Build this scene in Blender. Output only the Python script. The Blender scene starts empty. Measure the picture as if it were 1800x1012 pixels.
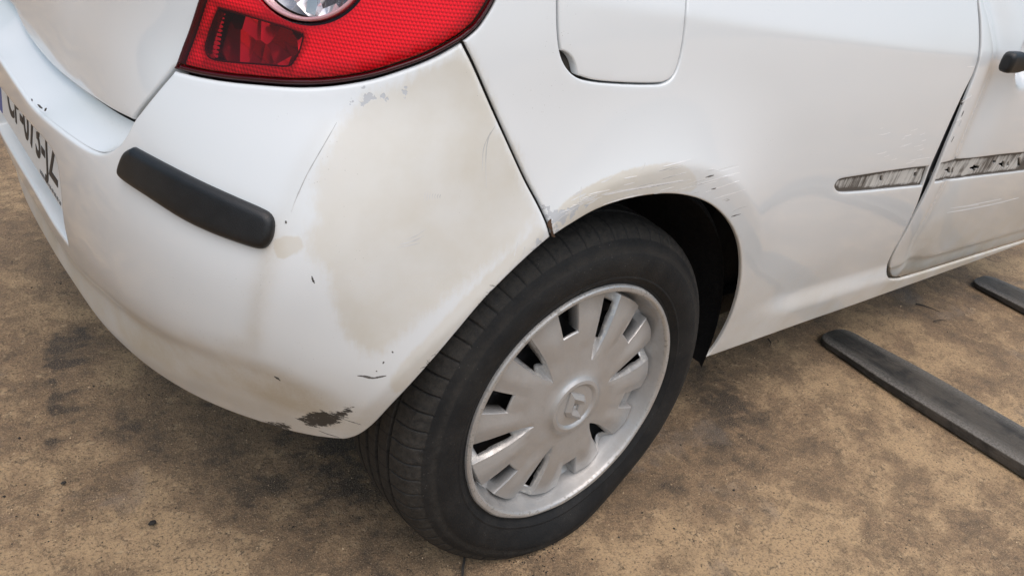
import bpy, math, random
import numpy as np
from mathutils import Vector, Matrix, kdtree
from mathutils.geometry import delaunay_2d_cdt
random.seed(7); np.random.seed(7)
R = math.radians

# ------------------------------------------------------------------ camera, world, light
W, H = 1800, 1012
CAM = np.array([-0.7879, -1.4954, 1.0332]); YAW, PITCH, ROLL, FPX = 0.8263, -0.5093, 0.174, 1455.5
_f = np.array([math.cos(PITCH)*math.cos(YAW), math.cos(PITCH)*math.sin(YAW), math.sin(PITCH)])
_r0 = np.cross(_f, [0, 0, 1]); _r0 /= np.linalg.norm(_r0); _u0 = np.cross(_r0, _f)
CR = math.cos(ROLL)*_r0 + math.sin(ROLL)*_u0
CU = -math.sin(ROLL)*_r0 + math.cos(ROLL)*_u0
CF = _f
scene = bpy.context.scene
COL = scene.collection
cd = bpy.data.cameras.new('camera'); cam = bpy.data.objects.new('camera', cd); COL.objects.link(cam)
cd.sensor_fit = 'HORIZONTAL'; cd.sensor_width = 36; cd.lens = 36*FPX/W; cd.clip_start = 0.02; cd.clip_end = 500
cam.matrix_world = Matrix(((CR[0], CU[0], -CF[0], CAM[0]), (CR[1], CU[1], -CF[1], CAM[1]), (CR[2], CU[2], -CF[2], CAM[2]), (0, 0, 0, 1)))
scene.camera = cam
SUN_EL, SUN_AZ = R(72), R(-100)          # direction the light comes from (azimuth from +x)
wd = bpy.data.worlds.new('World'); scene.world = wd; wd.use_nodes = True
wn = wd.node_tree.nodes; wl = wd.node_tree.links; wn.clear()
sky = wn.new('ShaderNodeTexSky'); sky.sky_type = 'NISHITA'; sky.sun_disc = False
sky.sun_elevation = SUN_EL; sky.sun_rotation = math.pi/2 - SUN_AZ; sky.dust_density = 4.0; sky.ozone_density = 1.0
hs = wn.new('ShaderNodeHueSaturation'); hs.inputs['Saturation'].default_value = 0.95; hs.inputs['Hue'].default_value = 0.482
bg = wn.new('ShaderNodeBackground'); bg.inputs['Strength'].default_value = 0.11
wo = wn.new('ShaderNodeOutputWorld')
wl.new(sky.outputs[0], hs.inputs['Color']); wl.new(hs.outputs[0], bg.inputs['Color']); wl.new(bg.outputs[0], wo.inputs['Surface'])
sd = bpy.data.lights.new('sun', 'SUN'); sd.energy = 1.5; sd.angle = R(100); sd.color = (1.0, 0.99, 0.98)
sun = bpy.data.objects.new('sun', sd); COL.objects.link(sun)
_ld = Vector((math.cos(SUN_EL)*math.cos(SUN_AZ), math.cos(SUN_EL)*math.sin(SUN_AZ), math.sin(SUN_EL)))
sun.rotation_euler = _ld.to_track_quat('Z', 'Y').to_euler()
scene.view_settings.view_transform = 'Standard'; scene.view_settings.look = 'None'
scene.view_settings.gamma = 1; scene.view_settings.use_curve_mapping = False
scene.view_settings.exposure = 0.42

# ------------------------------------------------------------------ node helpers
class M:
    def __init__(s, name):
        s.m = bpy.data.materials.new(name); s.m.use_nodes = True
        s.t = s.m.node_tree; s.t.nodes.clear()
        s.out = s.t.nodes.new('ShaderNodeOutputMaterial')
        s.b = s.t.nodes.new('ShaderNodeBsdfPrincipled'); s.link(s.b.outputs[0], s.out.inputs[0])
        s._tc = None
    def link(s, a, b): s.t.links.new(a, b)
    def put(s, sock, v):
        if hasattr(v, 'is_output') or isinstance(v, bpy.types.NodeSocket): s.link(v, sock)
        elif isinstance(v, (tuple, list)) and len(v) == 3 and sock.type == 'RGBA': sock.default_value = (*v, 1)
        else: sock.default_value = v
    def P(s, **k):
        for n, v in k.items(): s.put(s.b.inputs[n.replace('_', ' ')], v)
        return s
    def co(s, kind='Object'):
        if s._tc is None: s._tc = s.t.nodes.new('ShaderNodeTexCoord')
        return s._tc.outputs[kind]
    def mapped(s, scale, rot=(0, 0, 0), loc=(0, 0, 0), kind='Object'):
        n = s.t.nodes.new('ShaderNodeMapping'); s.link(s.co(kind), n.inputs[0])
        n.inputs['Scale'].default_value = scale; n.inputs['Rotation'].default_value = rot; n.inputs['Location'].default_value = loc
        return n.outputs[0]
    def noise(s, scale, detail=4, rough=0.55, vec=None, dist=0.0, col=False):
        n = s.t.nodes.new('ShaderNodeTexNoise'); s.link(vec if vec is not None else s.co(), n.inputs['Vector'])
        n.inputs['Scale'].default_value = scale; n.inputs['Detail'].default_value = detail; n.inputs['Roughness'].default_value = rough
        n.inputs['Distortion'].default_value = dist
        return n.outputs[1 if col else 0]
    def voro(s, scale, vec=None, feature='F1', rnd=1.0, out=0):
        n = s.t.nodes.new('ShaderNodeTexVoronoi'); s.link(vec if vec is not None else s.co(), n.inputs['Vector'])
        n.feature = feature; n.inputs['Scale'].default_value = scale; n.inputs['Randomness'].default_value = rnd
        return n.outputs[out]
    def math(s, op, a, b=0.0, c=None, clamp=False):
        n = s.t.nodes.new('ShaderNodeMath'); n.operation = op; n.use_clamp = clamp
        s.put(n.inputs[0], a); s.put(n.inputs[1], b)
        if c is not None: s.put(n.inputs[2], c)
        return n.outputs[0]
    def ramp(s, v, a, b, lo=0.0, hi=1.0, smooth=True):
        n = s.t.nodes.new('ShaderNodeMapRange'); n.interpolation_type = 'SMOOTHSTEP' if smooth else 'LINEAR'
        s.put(n.inputs[0], v); n.inputs[1].default_value = a; n.inputs[2].default_value = b
        n.inputs[3].default_value = lo; n.inputs[4].default_value = hi
        return n.outputs[0]
    def mix(s, f, a, b, mode='MIX'):
        n = s.t.nodes.new('ShaderNodeMix'); n.data_type = 'RGBA'; n.blend_type = mode
        s.put(n.inputs[0], f); s.put(n.inputs[6], a); s.put(n.inputs[7], b)
        return n.outputs[2]
    def mixf(s, f, a, b):
        n = s.t.nodes.new('ShaderNodeMix'); n.data_type = 'FLOAT'
        s.put(n.inputs[0], f); s.put(n.inputs[2], a); s.put(n.inputs[3], b)
        return n.outputs[0]
    def attr(s, name):
        n = s.t.nodes.new('ShaderNodeAttribute'); n.attribute_name = name
        return n.outputs['Fac']
    def bump(s, h, dist, strength=1.0):
        n = s.t.nodes.new('ShaderNodeBump'); n.inputs['Strength'].default_value = strength; n.inputs['Distance'].default_value = dist
        s.put(n.inputs['Height'], h); s.link(n.outputs[0], s.b.inputs['Normal']); return s

# ---- materials
def mat_paint():
    m = M('white_car_paint')
    st = m.attr('stain'); gr = m.attr('grime'); sc = m.attr('scuff'); ch = m.attr('chip')
    n1 = m.noise(9, 6, 0.6); n2 = m.noise(60, 4, 0.6); n3 = m.noise(300, 4, 0.65)
    nst = m.math('ADD', m.math('MULTIPLY', m.math('SUBTRACT', n1, 0.5), 0.34), m.math('MULTIPLY', m.math('SUBTRACT', n2, 0.5), 0.20))
    nst = m.math('ADD', nst, m.math('MULTIPLY', m.math('SUBTRACT', m.noise(1.0, 5, 0.7, vec=m.mapped((160, 160, 30), rot=(0, R(40), 0))), 0.5), 0.30))
    stm = m.ramp(m.math('ADD', st, nst), 0.36, 0.62)
    stm = m.math('MULTIPLY', stm, m.ramp(n1, 0.25, 0.6, 0.65, 1.0))
    tint = m.mix(m.ramp(m.noise(6, 5, 0.6), 0.35, 0.65), (0.640, 0.612, 0.540), (0.705, 0.690, 0.640))
    base = m.mix(stm, (0.768, 0.795, 0.805), tint)
    # fine dust and road film
    film = m.math('MULTIPLY', gr, m.ramp(m.math('ADD', n1, m.math('MULTIPLY', n3, 0.25)), 0.35, 0.85, 0.35, 1.0))
    base = m.mix(m.math('MULTIPLY', film, 0.85, clamp=True), base, (0.47, 0.39, 0.27))
    # tiny specks
    sp = m.voro(190, rnd=1.0); spn = m.noise(14, 2)
    spk = m.math('MULTIPLY', m.ramp(sp, 0.10, 0.05), m.ramp(m.math('ADD', spn, m.math('MULTIPLY', gr, 0.40)), 0.54, 0.70))
    base = m.mix(m.math('MULTIPLY', spk, 0.6), base, (0.16, 0.14, 0.11))
    # grey primer showing through chips
    chm = m.ramp(m.math('ADD', ch, m.math('ADD', m.math('MULTIPLY', m.math('SUBTRACT', m.noise(85, 3, 0.5), 0.5), 1.5), m.math('MULTIPLY', m.math('SUBTRACT', n3, 0.5), 0.3))), 0.60, 0.63)
    chm = m.math('MULTIPLY', chm, m.ramp(ch, 0.02, 0.1))
    base = m.mix(chm, base, (0.52, 0.54, 0.56))
    # black rubber scuffs
    ns = m.noise(1.0, 7, 0.72, vec=m.mapped((95, 95, 260)))
    scm = m.ramp(m.math('ADD', sc, m.math('MULTIPLY', m.math('SUBTRACT', ns, 0.5), 2.6)), 0.62, 0.74)
    scm = m.math('MULTIPLY', scm, m.ramp(sc, 0.03, 0.15))
    base = m.mix(m.math('MULTIPLY', scm, 0.95), base, (0.020, 0.018, 0.016))
    rough = m.mixf(stm, 0.30, 0.46)
    rough = m.mixf(m.math('MAXIMUM', m.math('MAXIMUM', film, scm), chm), rough, 0.6)
    coat = m.math('MULTIPLY', m.math('SUBTRACT', 1.0, m.math('MULTIPLY', stm, 0.8)), m.math('SUBTRACT', 1.0, m.math('MAXIMUM', film, m.math('MAXIMUM', scm, chm)), clamp=True), clamp=True)
    m.P(Base_Color=base, Roughness=rough, Coat_Weight=coat, Coat_Roughness=0.035)
    h = m.math('SUBTRACT', m.math('MULTIPLY', n1, 0.35), m.math('ADD', m.math('MULTIPLY', chm, 0.25), m.math('MULTIPLY', scm, 0.1)))
    m.bump(h, 0.0012, 0.6)
    return m.m

def mat_simple(name, col, rough, metal=0.0, var=0.15, bump=0.0, bscale=200, dust=None, dustamt=0.0, coat=0.0):
    m = M(name); n1 = m.noise(18, 5, 0.6); n2 = m.noise(140, 5, 0.65)
    c = m.mix(m.ramp(n1, 0.3, 0.7), tuple(x*(1-var) for x in col), tuple(min(1, x*(1+var)) for x in col))
    if dust:
        d = m.math('MULTIPLY', m.ramp(m.math('ADD', m.math('MULTIPLY', n1, 0.7), m.math('MULTIPLY', n2, 0.4)), 0.42, 0.75), dustamt)
        c = m.mix(d, c, dust)
        m.P(Roughness=m.mixf(d, rough, min(1, rough+0.35)))
        m.P(Metallic=m.mixf(d, metal, metal*0.3))
    else:
        m.P(Roughness=m.ramp(n2, 0.2, 0.8, rough*0.85, min(1, rough*1.2)), Metallic=metal)
    m.P(Base_Color=c, Coat_Weight=coat)
    if bump: m.bump(m.noise(bscale, 4, 0.6), bump)
    return m.m

def mat_tyre():
    m = M('worn_tyre_rubber')
    n1 = m.noise(14, 6, 0.65); n2 = m.noise(120, 5, 0.7); n3 = m.noise(500, 3, 0.6)
    d = m.ramp(m.math('ADD', m.math('MULTIPLY', n1, 0.7), m.math('MULTIPLY', n2, 0.35)), 0.42, 0.74)
    c = m.mix(m.math('MULTIPLY', d, 0.42), (0.009, 0.0095, 0.010), (0.046, 0.042, 0.037))
    sp = m.math('MULTIPLY', m.ramp(m.voro(150), 0.11, 0.04), m.ramp(n1, 0.46, 0.60))
    c = m.mix(m.math('MULTIPLY', sp, 0.45), c, (0.30, 0.28, 0.25))
    tr = m.attr('tread'); c = m.mix(m.math('MULTIPLY', tr, m.ramp(n2, 0.3, 0.7, 0.15, 0.6)), c, (0.062, 0.055, 0.046))
    m.P(Base_Color=c, Roughness=m.ramp(n2, 0.2, 0.8, 0.58, 0.88), Specular_IOR_Level=0.3); m.bump(m.math('ADD', n3, n2), 0.0008, 0.7)
    return m.m

def mat_hubcap():
    m = M('dusty_silver_plastic')
    n1 = m.noise(22, 6, 0.65); n2 = m.noise(150, 6, 0.7); n3 = m.noise(1.0, 5, 0.7, vec=m.mapped((260, 260, 60), rot=(0, R(35), 0)))
    d = m.ramp(m.math('ADD', m.math('MULTIPLY', n1, 0.75), m.math('MULTIPLY', n2, 0.3)), 0.40, 0.70, 0.25, 1.0)
    c = m.mix(m.math('MULTIPLY', d, 0.6), (0.50, 0.50, 0.495), (0.34, 0.312, 0.278))
    wear = m.attr('wear')
    ww = m.ramp(m.math('ADD', wear, m.math('MULTIPLY', m.math('SUBTRACT', n2, 0.5), 2.2)), 0.45, 0.75)
    c = m.mix(m.math('MULTIPLY', ww, 0.75), c, (0.62, 0.60, 0.55))
    s2 = m.math('MULTIPLY', m.ramp(n3, 0.66, 0.74), m.ramp(n1, 0.52, 0.6))
    c = m.mix(m.math('MULTIPLY', s2, 0.7), c, (0.65, 0.61, 0.55))
    lip = m.attr('lip')
    sc = m.math('MULTIPLY', lip, m.ramp(n2, 0.52, 0.62)); c = m.mix(m.math('MULTIPLY', sc, 0.65), c, (0.12, 0.11, 0.10))
    m.P(Base_Color=c, Metallic=m.mixf(m.math('MAXIMUM', d, ww), 0.70, 0.22), Roughness=m.mixf(m.math('MAXIMUM', d, ww), 0.26, 0.44))
    m.bump(n2, 0.0005, 0.5)
    return m.m

def mat_ground():
    m = M('stained_concrete')
    st = m.attr('stain')
    w = m.noise(2.2, 3, 0.5, col=True)
    vec = m.t.nodes.new('ShaderNodeVectorMath'); vec.operation = 'MULTIPLY_ADD'
    m.link(w, vec.inputs[0]); vec.inputs[1].default_value = (0.22, 0.22, 0.0); m.link(m.co(), vec.inputs[2]); v = vec.outputs[0]
    a = m.noise(1.3, 5, 0.6, vec=v); b = m.noise(6.5, 10, 0.70, vec=v); c_ = m.noise(40, 8, 0.74); d = m.noise(190, 5, 0.75); e = m.noise(430, 3, 0.7)
    tone = m.math('ADD', m.math('MULTIPLY', a, 0.40), m.math('ADD', m.math('MULTIPLY', b, 1.15), m.math('MULTIPLY', c_, 0.45)))
    tone = m.math('ADD', tone, m.math('MULTIPLY', m.math('MULTIPLY', st, m.ramp(m.noise(17, 8, 0.7), 0.36, 0.62, 0.15, 1.0)), -0.34))
    col = m.mix(m.ramp(tone, 0.70, 0.94), (0.075, 0.052, 0.034), (0.305, 0.198, 0.110))
    col = m.mix(m.ramp(tone, 0.92, 1.13), col, (0.53, 0.360, 0.200))
    col = m.mix(m.math('MULTIPLY', m.ramp(c_, 0.55, 0.68), m.ramp(b, 0.40, 0.55)), col, (0.58, 0.42, 0.255))
    col = m.mix(m.ramp(d, 0.34, 0.52, 0.85, 0.0), col, (0.095, 0.070, 0.046))
    gpv = m.noise(2.6, 8, 0.6, vec=m.mapped((1, 1, 1), loc=(5.2, 1.7, 0)))
    col = m.mix(m.math('MULTIPLY', m.ramp(gpv, 0.58, 0.63), 0.35), col, (0.25, 0.21, 0.175))
    mot = m.math('MULTIPLY', m.ramp(m.noise(27, 9, 0.68), 0.485, 0.545), m.ramp(b, 0.62, 0.46))
    col = m.mix(m.math('MULTIPLY', mot, 0.38), col, (0.105, 0.074, 0.046))
    rdg = m.math('ABSOLUTE', m.math('SUBTRACT', m.noise(13, 9, 0.62), 0.5))
    crk = m.math('MULTIPLY', m.ramp(rdg, 0.022, 0.006), m.ramp(c_, 0.46, 0.60))
    col = m.mix(m.math('MULTIPLY', crk, 0.65), col, (0.060, 0.042, 0.028))
    # pits and black specks
    pit = m.math('MULTIPLY', m.ramp(m.voro(95), 0.16, 0.06), m.ramp(b, 0.42, 0.56))
    pit2 = m.math('MULTIPLY', m.ramp(m.voro(30), 0.085, 0.03), m.ramp(c_, 0.50, 0.60))
    dk = m.math('MAXIMUM', pit, pit2)
    col = m.mix(m.math('MULTIPLY', dk, 0.75), col, (0.025, 0.021, 0.017))
    sand = m.ramp(e, 0.52, 0.66); col = m.mix(m.math('MULTIPLY', sand, 0.55), col, (0.66, 0.48, 0.30))
    m.P(Base_Color=col, Roughness=m.ramp(tone, 0.7, 1.2, 0.62, 0.9))
    hgt = m.math('ADD', m.math('MULTIPLY', c_, 0.8), m.math('ADD', m.math('MULTIPLY', d, 0.45), m.math('ADD', m.math('MULTIPLY', e, 0.18), m.math('MULTIPLY', dk, -0.35))))
    m.bump(hgt, 0.009, 1.0)
    return m.m

def mat_fork():
    m = M('worn_dark_steel')
    n1 = m.noise(9, 6, 0.62); n2 = m.noise(1.0, 6, 0.7, vec=m.mapped((160, 16, 160))); n3 = m.noise(220, 4, 0.65)
    c = m.mix(m.ramp(n1, 0.40, 0.60), (0.022, 0.019, 0.016), (0.085, 0.073, 0.060))
    c = m.mix(m.math('MULTIPLY', m.ramp(n2, 0.52, 0.72), 0.6), c, (0.17, 0.150, 0.125))
    c = m.mix(m.math('MULTIPLY', m.attr('edge'), m.ramp(n3, 0.3, 0.7, 0.2, 0.9)), c, (0.24, 0.22, 0.195))
    m.P(Base_Color=c, Metallic=m.ramp(n1, 0.35, 0.65, 0.15, 0.45), Roughness=m.ramp(n2, 0.3, 0.7, 0.42, 0.72)); m.bump(m.math('ADD', n2, n3), 0.0025, 0.9)
    return m.m

def mat_channel():
    m = M('grimy_trim_channel')
    n = m.noise(1.0, 6, 0.7, vec=m.mapped((120, 120, 10))); n1 = m.noise(11, 3, 0.5)
    e = m.attr('edge')
    k = m.math('ADD', m.math('MULTIPLY', n, 0.8), m.math('ADD', m.math('MULTIPLY', n1, 0.75), m.math('MULTIPLY', e, 0.65)))
    c = m.mix(m.ramp(k, 0.66, 0.92), (0.60, 0.585, 0.55), (0.085, 0.072, 0.060))
    m.P(Base_Color=c, Roughness=0.6)
    return m.m

def mat_lens(name, col, rough=0.03):
    m = M(name)
    tr = m.t.nodes.new('ShaderNodeBsdfTransparent'); tr.inputs[0].default_value = (*col, 1)
    gl = m.t.nodes.new('ShaderNodeBsdfGlossy'); gl.inputs['Roughness'].default_value = rough
    lw = m.t.nodes.new('ShaderNodeLayerWeight'); lw.inputs[0].default_value = 0.5
    fr = m.math('ADD', 0.035, m.math('MULTIPLY', m.math('POWER', lw.outputs['Facing'], 5.0), 0.75))
    mx = m.t.nodes.new('ShaderNodeMixShader'); m.link(fr, mx.inputs[0]); m.link(tr.outputs[0], mx.inputs[1]); m.link(gl.outputs[0], mx.inputs[2])
    m.t.nodes.remove(m.b); m.link(mx.outputs[0], m.out.inputs[0])
    return m.m

def mat_reflex():
    m = M('honeycomb_reflector')
    v = m.mapped((1.0, 1.0, 1.0), rot=(0, 0, R(28)), kind='UV')
    sx = m.t.nodes.new('ShaderNodeSeparateXYZ'); m.link(v, sx.inputs[0])
    k = 2*math.pi/0.0038
    a = m.math('COSINE', m.math('MULTIPLY', sx.outputs[0], k))
    b1 = m.math('COSINE', m.math('ADD', m.math('MULTIPLY', sx.outputs[0], k*0.5), m.math('MULTIPLY', sx.outputs[1], k*0.866)))
    b2 = m.math('COSINE', m.math('SUBTRACT', m.math('MULTIPLY', sx.outputs[0], k*0.5), m.math('MULTIPLY', sx.outputs[1], k*0.866)))
    hx = m.math('ADD', a, m.math('ADD', b1, b2))
    n1 = m.noise(14, 3, 0.5)
    e = m.attr('edge')
    c = m.mix(m.ramp(hx, -1.2, 2.4), (0.93, 0.88, 0.88), (1.0, 1.0, 1.0))
    c = m.mix(m.ramp(n1, 0.35, 0.65, 0.0, 0.15), c, (0.6, 0.45, 0.45))
    c = m.mix(e, c, (0.30, 0.2, 0.2))
    m.P(Base_Color=c, Metallic=0.0, Roughness=0.35); m.bump(hx, 0.00025, 1.0)
    return m.m

def mat_facet():
    m = M('lamp_reflector_facets')
    v = m.mapped((1, 1, 1), kind='UV')
    vo = m.voro(38, vec=v); vc = m.voro(38, vec=v, out=1)
    bw = m.t.nodes.new('ShaderNodeRGBToBW'); m.link(vc, bw.inputs[0])
    m.P(Base_Color=m.mix(m.ramp(bw.outputs[0], 0.3, 0.7), (0.22, 0.22, 0.23), (0.95, 0.95, 0.96)), Metallic=0.75, Roughness=0.18)
    m.bump(vo, 0.01, 1.0)
    return m.m

PAINT = mat_paint(); TYRE = mat_tyre(); HUB = mat_hubcap(); GROUND = mat_ground(); FORK = mat_fork(); CHAN = mat_channel()
BLACKPL = mat_simple('black_textured_plastic', (0.0045, 0.005, 0.006), 0.36, var=0.25, bump=0.0004, bscale=900, dust=(0.10, 0.10, 0.10), dustamt=0.06)
LINER = mat_simple('black_felt_liner', (0.008, 0.008, 0.009), 0.85, var=0.3, bump=0.002, bscale=60)
SEAMD = mat_simple('dark_seam_shadow', (0.045, 0.042, 0.040), 0.8, var=0.4, dust=(0.16, 0.12, 0.08), dustamt=0.5)
SEAMG = mat_simple('grey_door_seal', (0.085, 0.090, 0.096), 0.75, var=0.2)
STEEL = mat_simple('black_steel_wheel', (0.012, 0.012, 0.013), 0.6, var=0.3, dust=(0.06, 0.05, 0.045), dustamt=0.3)
UNDER = mat_simple('dirty_underbody', (0.02, 0.019, 0.018), 0.9, var=0.4)
SCRD = mat_simple('dark_scratch', (0.09, 0.085, 0.08), 0.75, var=0.5)
SCRG = mat_simple('grey_primer_scratch', (0.56, 0.56, 0.55), 0.6, var=0.3)
SCRW = mat_simple('pale_scratch', (0.80, 0.80, 0.80), 0.5, var=0.04)
SCRM = mat_simple('mid_grey_scrape', (0.27, 0.265, 0.255), 0.7, var=0.4)
RUST = mat_simple('rusty_chip', (0.10, 0.055, 0.03), 0.85, var=0.4)
RED = mat_lens('red_lens', (1.0, 0.10, 0.155)); CLEAR = mat_lens('clear_lens', (0.93, 0.91, 0.92))
REDRIM = mat_simple('dark_red_rim', (0.045, 0.002, 0.006), 0.3, var=0.2, coat=0.15)
REFLEX = mat_reflex(); FACET = mat_facet()
CHROME = mat_simple('chrome_bowl', (0.85, 0.85, 0.87), 0.12, metal=1.0, var=0.05)
LAMPD = mat_simple('dark_lamp_housing', (0.02, 0.02, 0.022), 0.3, var=0.2)
PLATEW = mat_simple('plate_white', (0.72, 0.72, 0.70), 0.35, var=0.03)
PLATEB = mat_simple('plate_blue', (0.02, 0.07, 0.32), 0.35, var=0.05)
INK = mat_simple('plate_ink', (0.015, 0.015, 0.016), 0.5, var=0.1)
INKG = mat_simple('faded_ink', (0.16, 0.16, 0.16), 0.5, var=0.1)
CRUMB = mat_simple('dark_crumb', (0.03, 0.026, 0.022), 0.9, var=0.5)
BADGE = HUB
PINKR = mat_simple('pink_clear_ring', (0.62, 0.34, 0.36), 0.2, metal=0.2, var=0.1)

# ------------------------------------------------------------------ object helpers
def link(o, parent=None):
    COL.objects.link(o)
    if parent is not None: o.parent = parent
    return o
def mesh_obj(name, V, F, mat, parent=None, smooth=True, sharp=None, attrs=None, uv=None):
    me = bpy.data.meshes.new(name)
    me.from_pydata([tuple(map(float, v)) for v in V], [], [tuple(int(i) for i in f) for f in F])
    me.validate(); me.update()
    if smooth:
        me.polygons.foreach_set('use_smooth', [True]*len(me.polygons))
        if sharp: me.set_sharp_from_angle(angle=R(sharp))
    if attrs:
        for k, a in attrs.items():
            at = me.attributes.new(k, 'FLOAT', 'POINT'); at.data.foreach_set('value', np.asarray(a, dtype=np.float32))
    if uv is not None:
        ul = me.uv_layers.new(name='UVMap'); li = np.empty(len(me.loops), dtype=np.int32); me.loops.foreach_get('vertex_index', li)
        ul.data.foreach_set('uv', np.asarray(uv, dtype=np.float32)[li].ravel())
    me.materials.append(mat)
    return link(bpy.data.objects.new(name, me), parent)
def tag(o, label=None, cat=None, group=None, kind=None):
    if label: o['label'] = label
    if cat: o['category'] = cat
    if group: o['group'] = group
    if kind: o['kind'] = kind
    return o

# ------------------------------------------------------------------ body guide surface
CX = -0.10; NREF = 2.6
_zt = np.arange(0.0, 1.3, 0.001)
def prof(zs, vs, sig=28):
    v = np.interp(_zt, zs, vs); k = np.exp(-0.5*(np.arange(-3*sig, 3*sig+1)/sig)**2); k /= k.sum()
    return np.convolve(np.pad(v, 3*sig, mode='edge'), k, mode='valid')
_XR = prof([.15, .20, .28, .35, .43, .50, .60, .70, .80, .90, 1.0, 1.1], [.50, .52, .545, .560, .573, .579, .583, .573, .557, .535, .51, .485])
_NE = prof([.20, .28, .36, .44, .56, .64, .76, .9], [2.5, 2.65, 3.1, 3.8, 3.8, 3.3, 2.5, 2.45])
def NE(z): return np.interp(z, _zt, _NE)
_BB = prof([.15, .20, .25, .32, .42, .52, .62, .72, .82, .92, 1.0, 1.1], [.775, .783, .793, .808, .828, .841, .847, .846, .838, .822, .80, .765])
def XR(z): return np.interp(z, _zt, _XR)
def BB(z): return np.interp(z, _zt, _BB)
_al = np.linspace(0, math.pi, 4001)
_nn = (np.abs(np.sin(_al))**NREF + np.abs(np.cos(_al))**NREF)**(-1/NREF)
_px = 0.50*np.sin(_al)*_nn; _py = 0.845*np.cos(_al)*_nn
_sl = np.r_[0, np.cumsum(np.hypot(np.diff(_px), np.diff(_py)))]
def base(s, z):
    s = np.asarray(s, float); z = np.asarray(z, float)
    a = XR(z)+CX; b = BB(z)
    al = np.interp(np.maximum(-s, 0), _sl, _al)
    ne = NE(z); sn, cs = np.sin(al), np.cos(al); n = (np.abs(sn)**ne+np.abs(cs)**ne)**(-1/ne)
    x = np.where(s >= 0, CX+s, CX-a*sn*n); y = np.where(s >= 0, -b, -b*cs*n)
    return np.stack([x, y, z], -1)
def to_sz(P):
    x, y, z = P[..., 0], P[..., 1], P[..., 2]
    al = np.arctan2((CX-x)/(XR(z)+CX), -y/BB(z))
    return np.stack([np.where(x >= CX, x-CX, -np.interp(al, _al, _sl)), z], -1)
def normal(s, z):
    e = 0.002
    n = np.cross(base(s+e, z)-base(s-e, z), base(s, z+e)-base(s, z-e))
    return n/np.linalg.norm(n, axis=-1, keepdims=True)
def rays(px):
    px = np.atleast_2d(np.asarray(px, float))
    d = CF + ((px[:, 0]-W/2)/FPX)[:, None]*CR - ((px[:, 1]-H/2)/FPX)[:, None]*CU
    return d/np.linalg.norm(d, axis=1, keepdims=True)
_ts = np.linspace(0.2, 5.5, 1600)
def G(P):
    x, y, z = P[..., 0], P[..., 1], P[..., 2]
    ne = NE(z); g1 = (np.abs(CX-x)/(XR(z)+CX))**ne + (np.abs(y)/BB(z))**ne - 1
    return np.where(x < CX, g1, np.abs(y)/BB(z)-1)
def hit0(px, O=None):
    d = rays(px); O = np.broadcast_to(CAM, d.shape) if O is None else O
    P = O[:, None, :] + _ts[None, :, None]*d[:, None, :]
    g = G(P); i = np.argmax(g < 0, axis=1); i = np.maximum(i, 1)
    lo, hi = _ts[i-1], _ts[i]
    for _ in range(25):
        m = 0.5*(lo+hi); gm = G(O+m[:, None]*d); hi = np.where(gm < 0, m, hi); lo = np.where(gm < 0, lo, m)
    return to_sz(O+hi[:, None]*d)
def hit(px, off=0.0):
    """pixel -> (s,z) on the displaced body surface"""
    q = hit0(px); px = np.atleast_2d(px)
    for _ in range(5):
        o = off(q[:, 0], q[:, 1]) if callable(off) else off
        dd = disp(q[:, 0], q[:, 1]) + o
        q = hit0(px, CAM[None, :]-normal(q[:, 0], q[:, 1])*dd[:, None])
    return q
def at(s, z, off=0.0):
    return base(s, z) + normal(s, z)*np.asarray(disp(s, z)+off)[..., None]

def smooth(x): x = np.clip(x, 0, 1); return x*x*(3-2*x)
def catmull(p, k=10):
    p = np.asarray(p, float); q = np.vstack([2*p[0]-p[1], p, 2*p[-1]-p[-2]]); out = []
    for i in range(1, len(q)-2):
        t = np.linspace(0, 1, k, endpoint=False)[:, None]
        out.append(0.5*((2*q[i]) + (q[i+1]-q[i-1])*t + (2*q[i-1]-5*q[i]+4*q[i+1]-q[i+2])*t**2 + (3*q[i]-q[i-1]-3*q[i+1]+q[i+2])*t**3))
    return np.vstack(out+[p[-1:]])
def resample(p, step, closed=False):
    p = np.asarray(p, float)
    if closed: p = np.vstack([p, p[:1]])
    L = np.r_[0, np.cumsum(np.hypot(*np.diff(p, axis=0).T))]; n = max(2, int(round(L[-1]/step)))
    t = np.linspace(0, L[-1], n+1); q = np.c_[np.interp(t, L, p[:, 0]), np.interp(t, L, p[:, 1])]
    return q[:-1] if closed else q
def inpoly(pts, poly):
    pts = np.atleast_2d(pts); r = np.zeros(len(pts), bool)
    a = poly; b = np.roll(poly, -1, axis=0)
    for c in range(0, len(pts), 4000):
        x, y = pts[c:c+4000, 0:1], pts[c:c+4000, 1:2]
        cond = ((a[:, 1] > y) != (b[:, 1] > y)); dy = (b[:, 1]-a[:, 1]); dy = np.where(dy == 0, 1e-12, dy)
        r[c:c+4000] = (np.sum(cond & (x < (b[:, 0]-a[:, 0])*(y-a[:, 1])/dy+a[:, 0]), axis=1) % 2) == 1
    return r
def dist_poly(pts, poly, closed=True):
    pts = np.atleast_2d(pts); a = poly if closed else poly[:-1]; b = np.roll(poly, -1, axis=0) if closed else poly[1:]
    d = b-a; L = np.maximum((d**2).sum(1), 1e-14); out = np.empty(len(pts))
    for c in range(0, len(pts), 3000):
        p = pts[c:c+3000, None, :]; t = np.clip(((p-a)*d).sum(-1)/L, 0, 1); q = a+t[..., None]*d
        out[c:c+3000] = np.sqrt(((p-q)**2).sum(-1)).min(1)
    return out
def sdf(pts, poly): d = dist_poly(pts, poly); return np.where(inpoly(pts, poly), d, -d)

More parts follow.
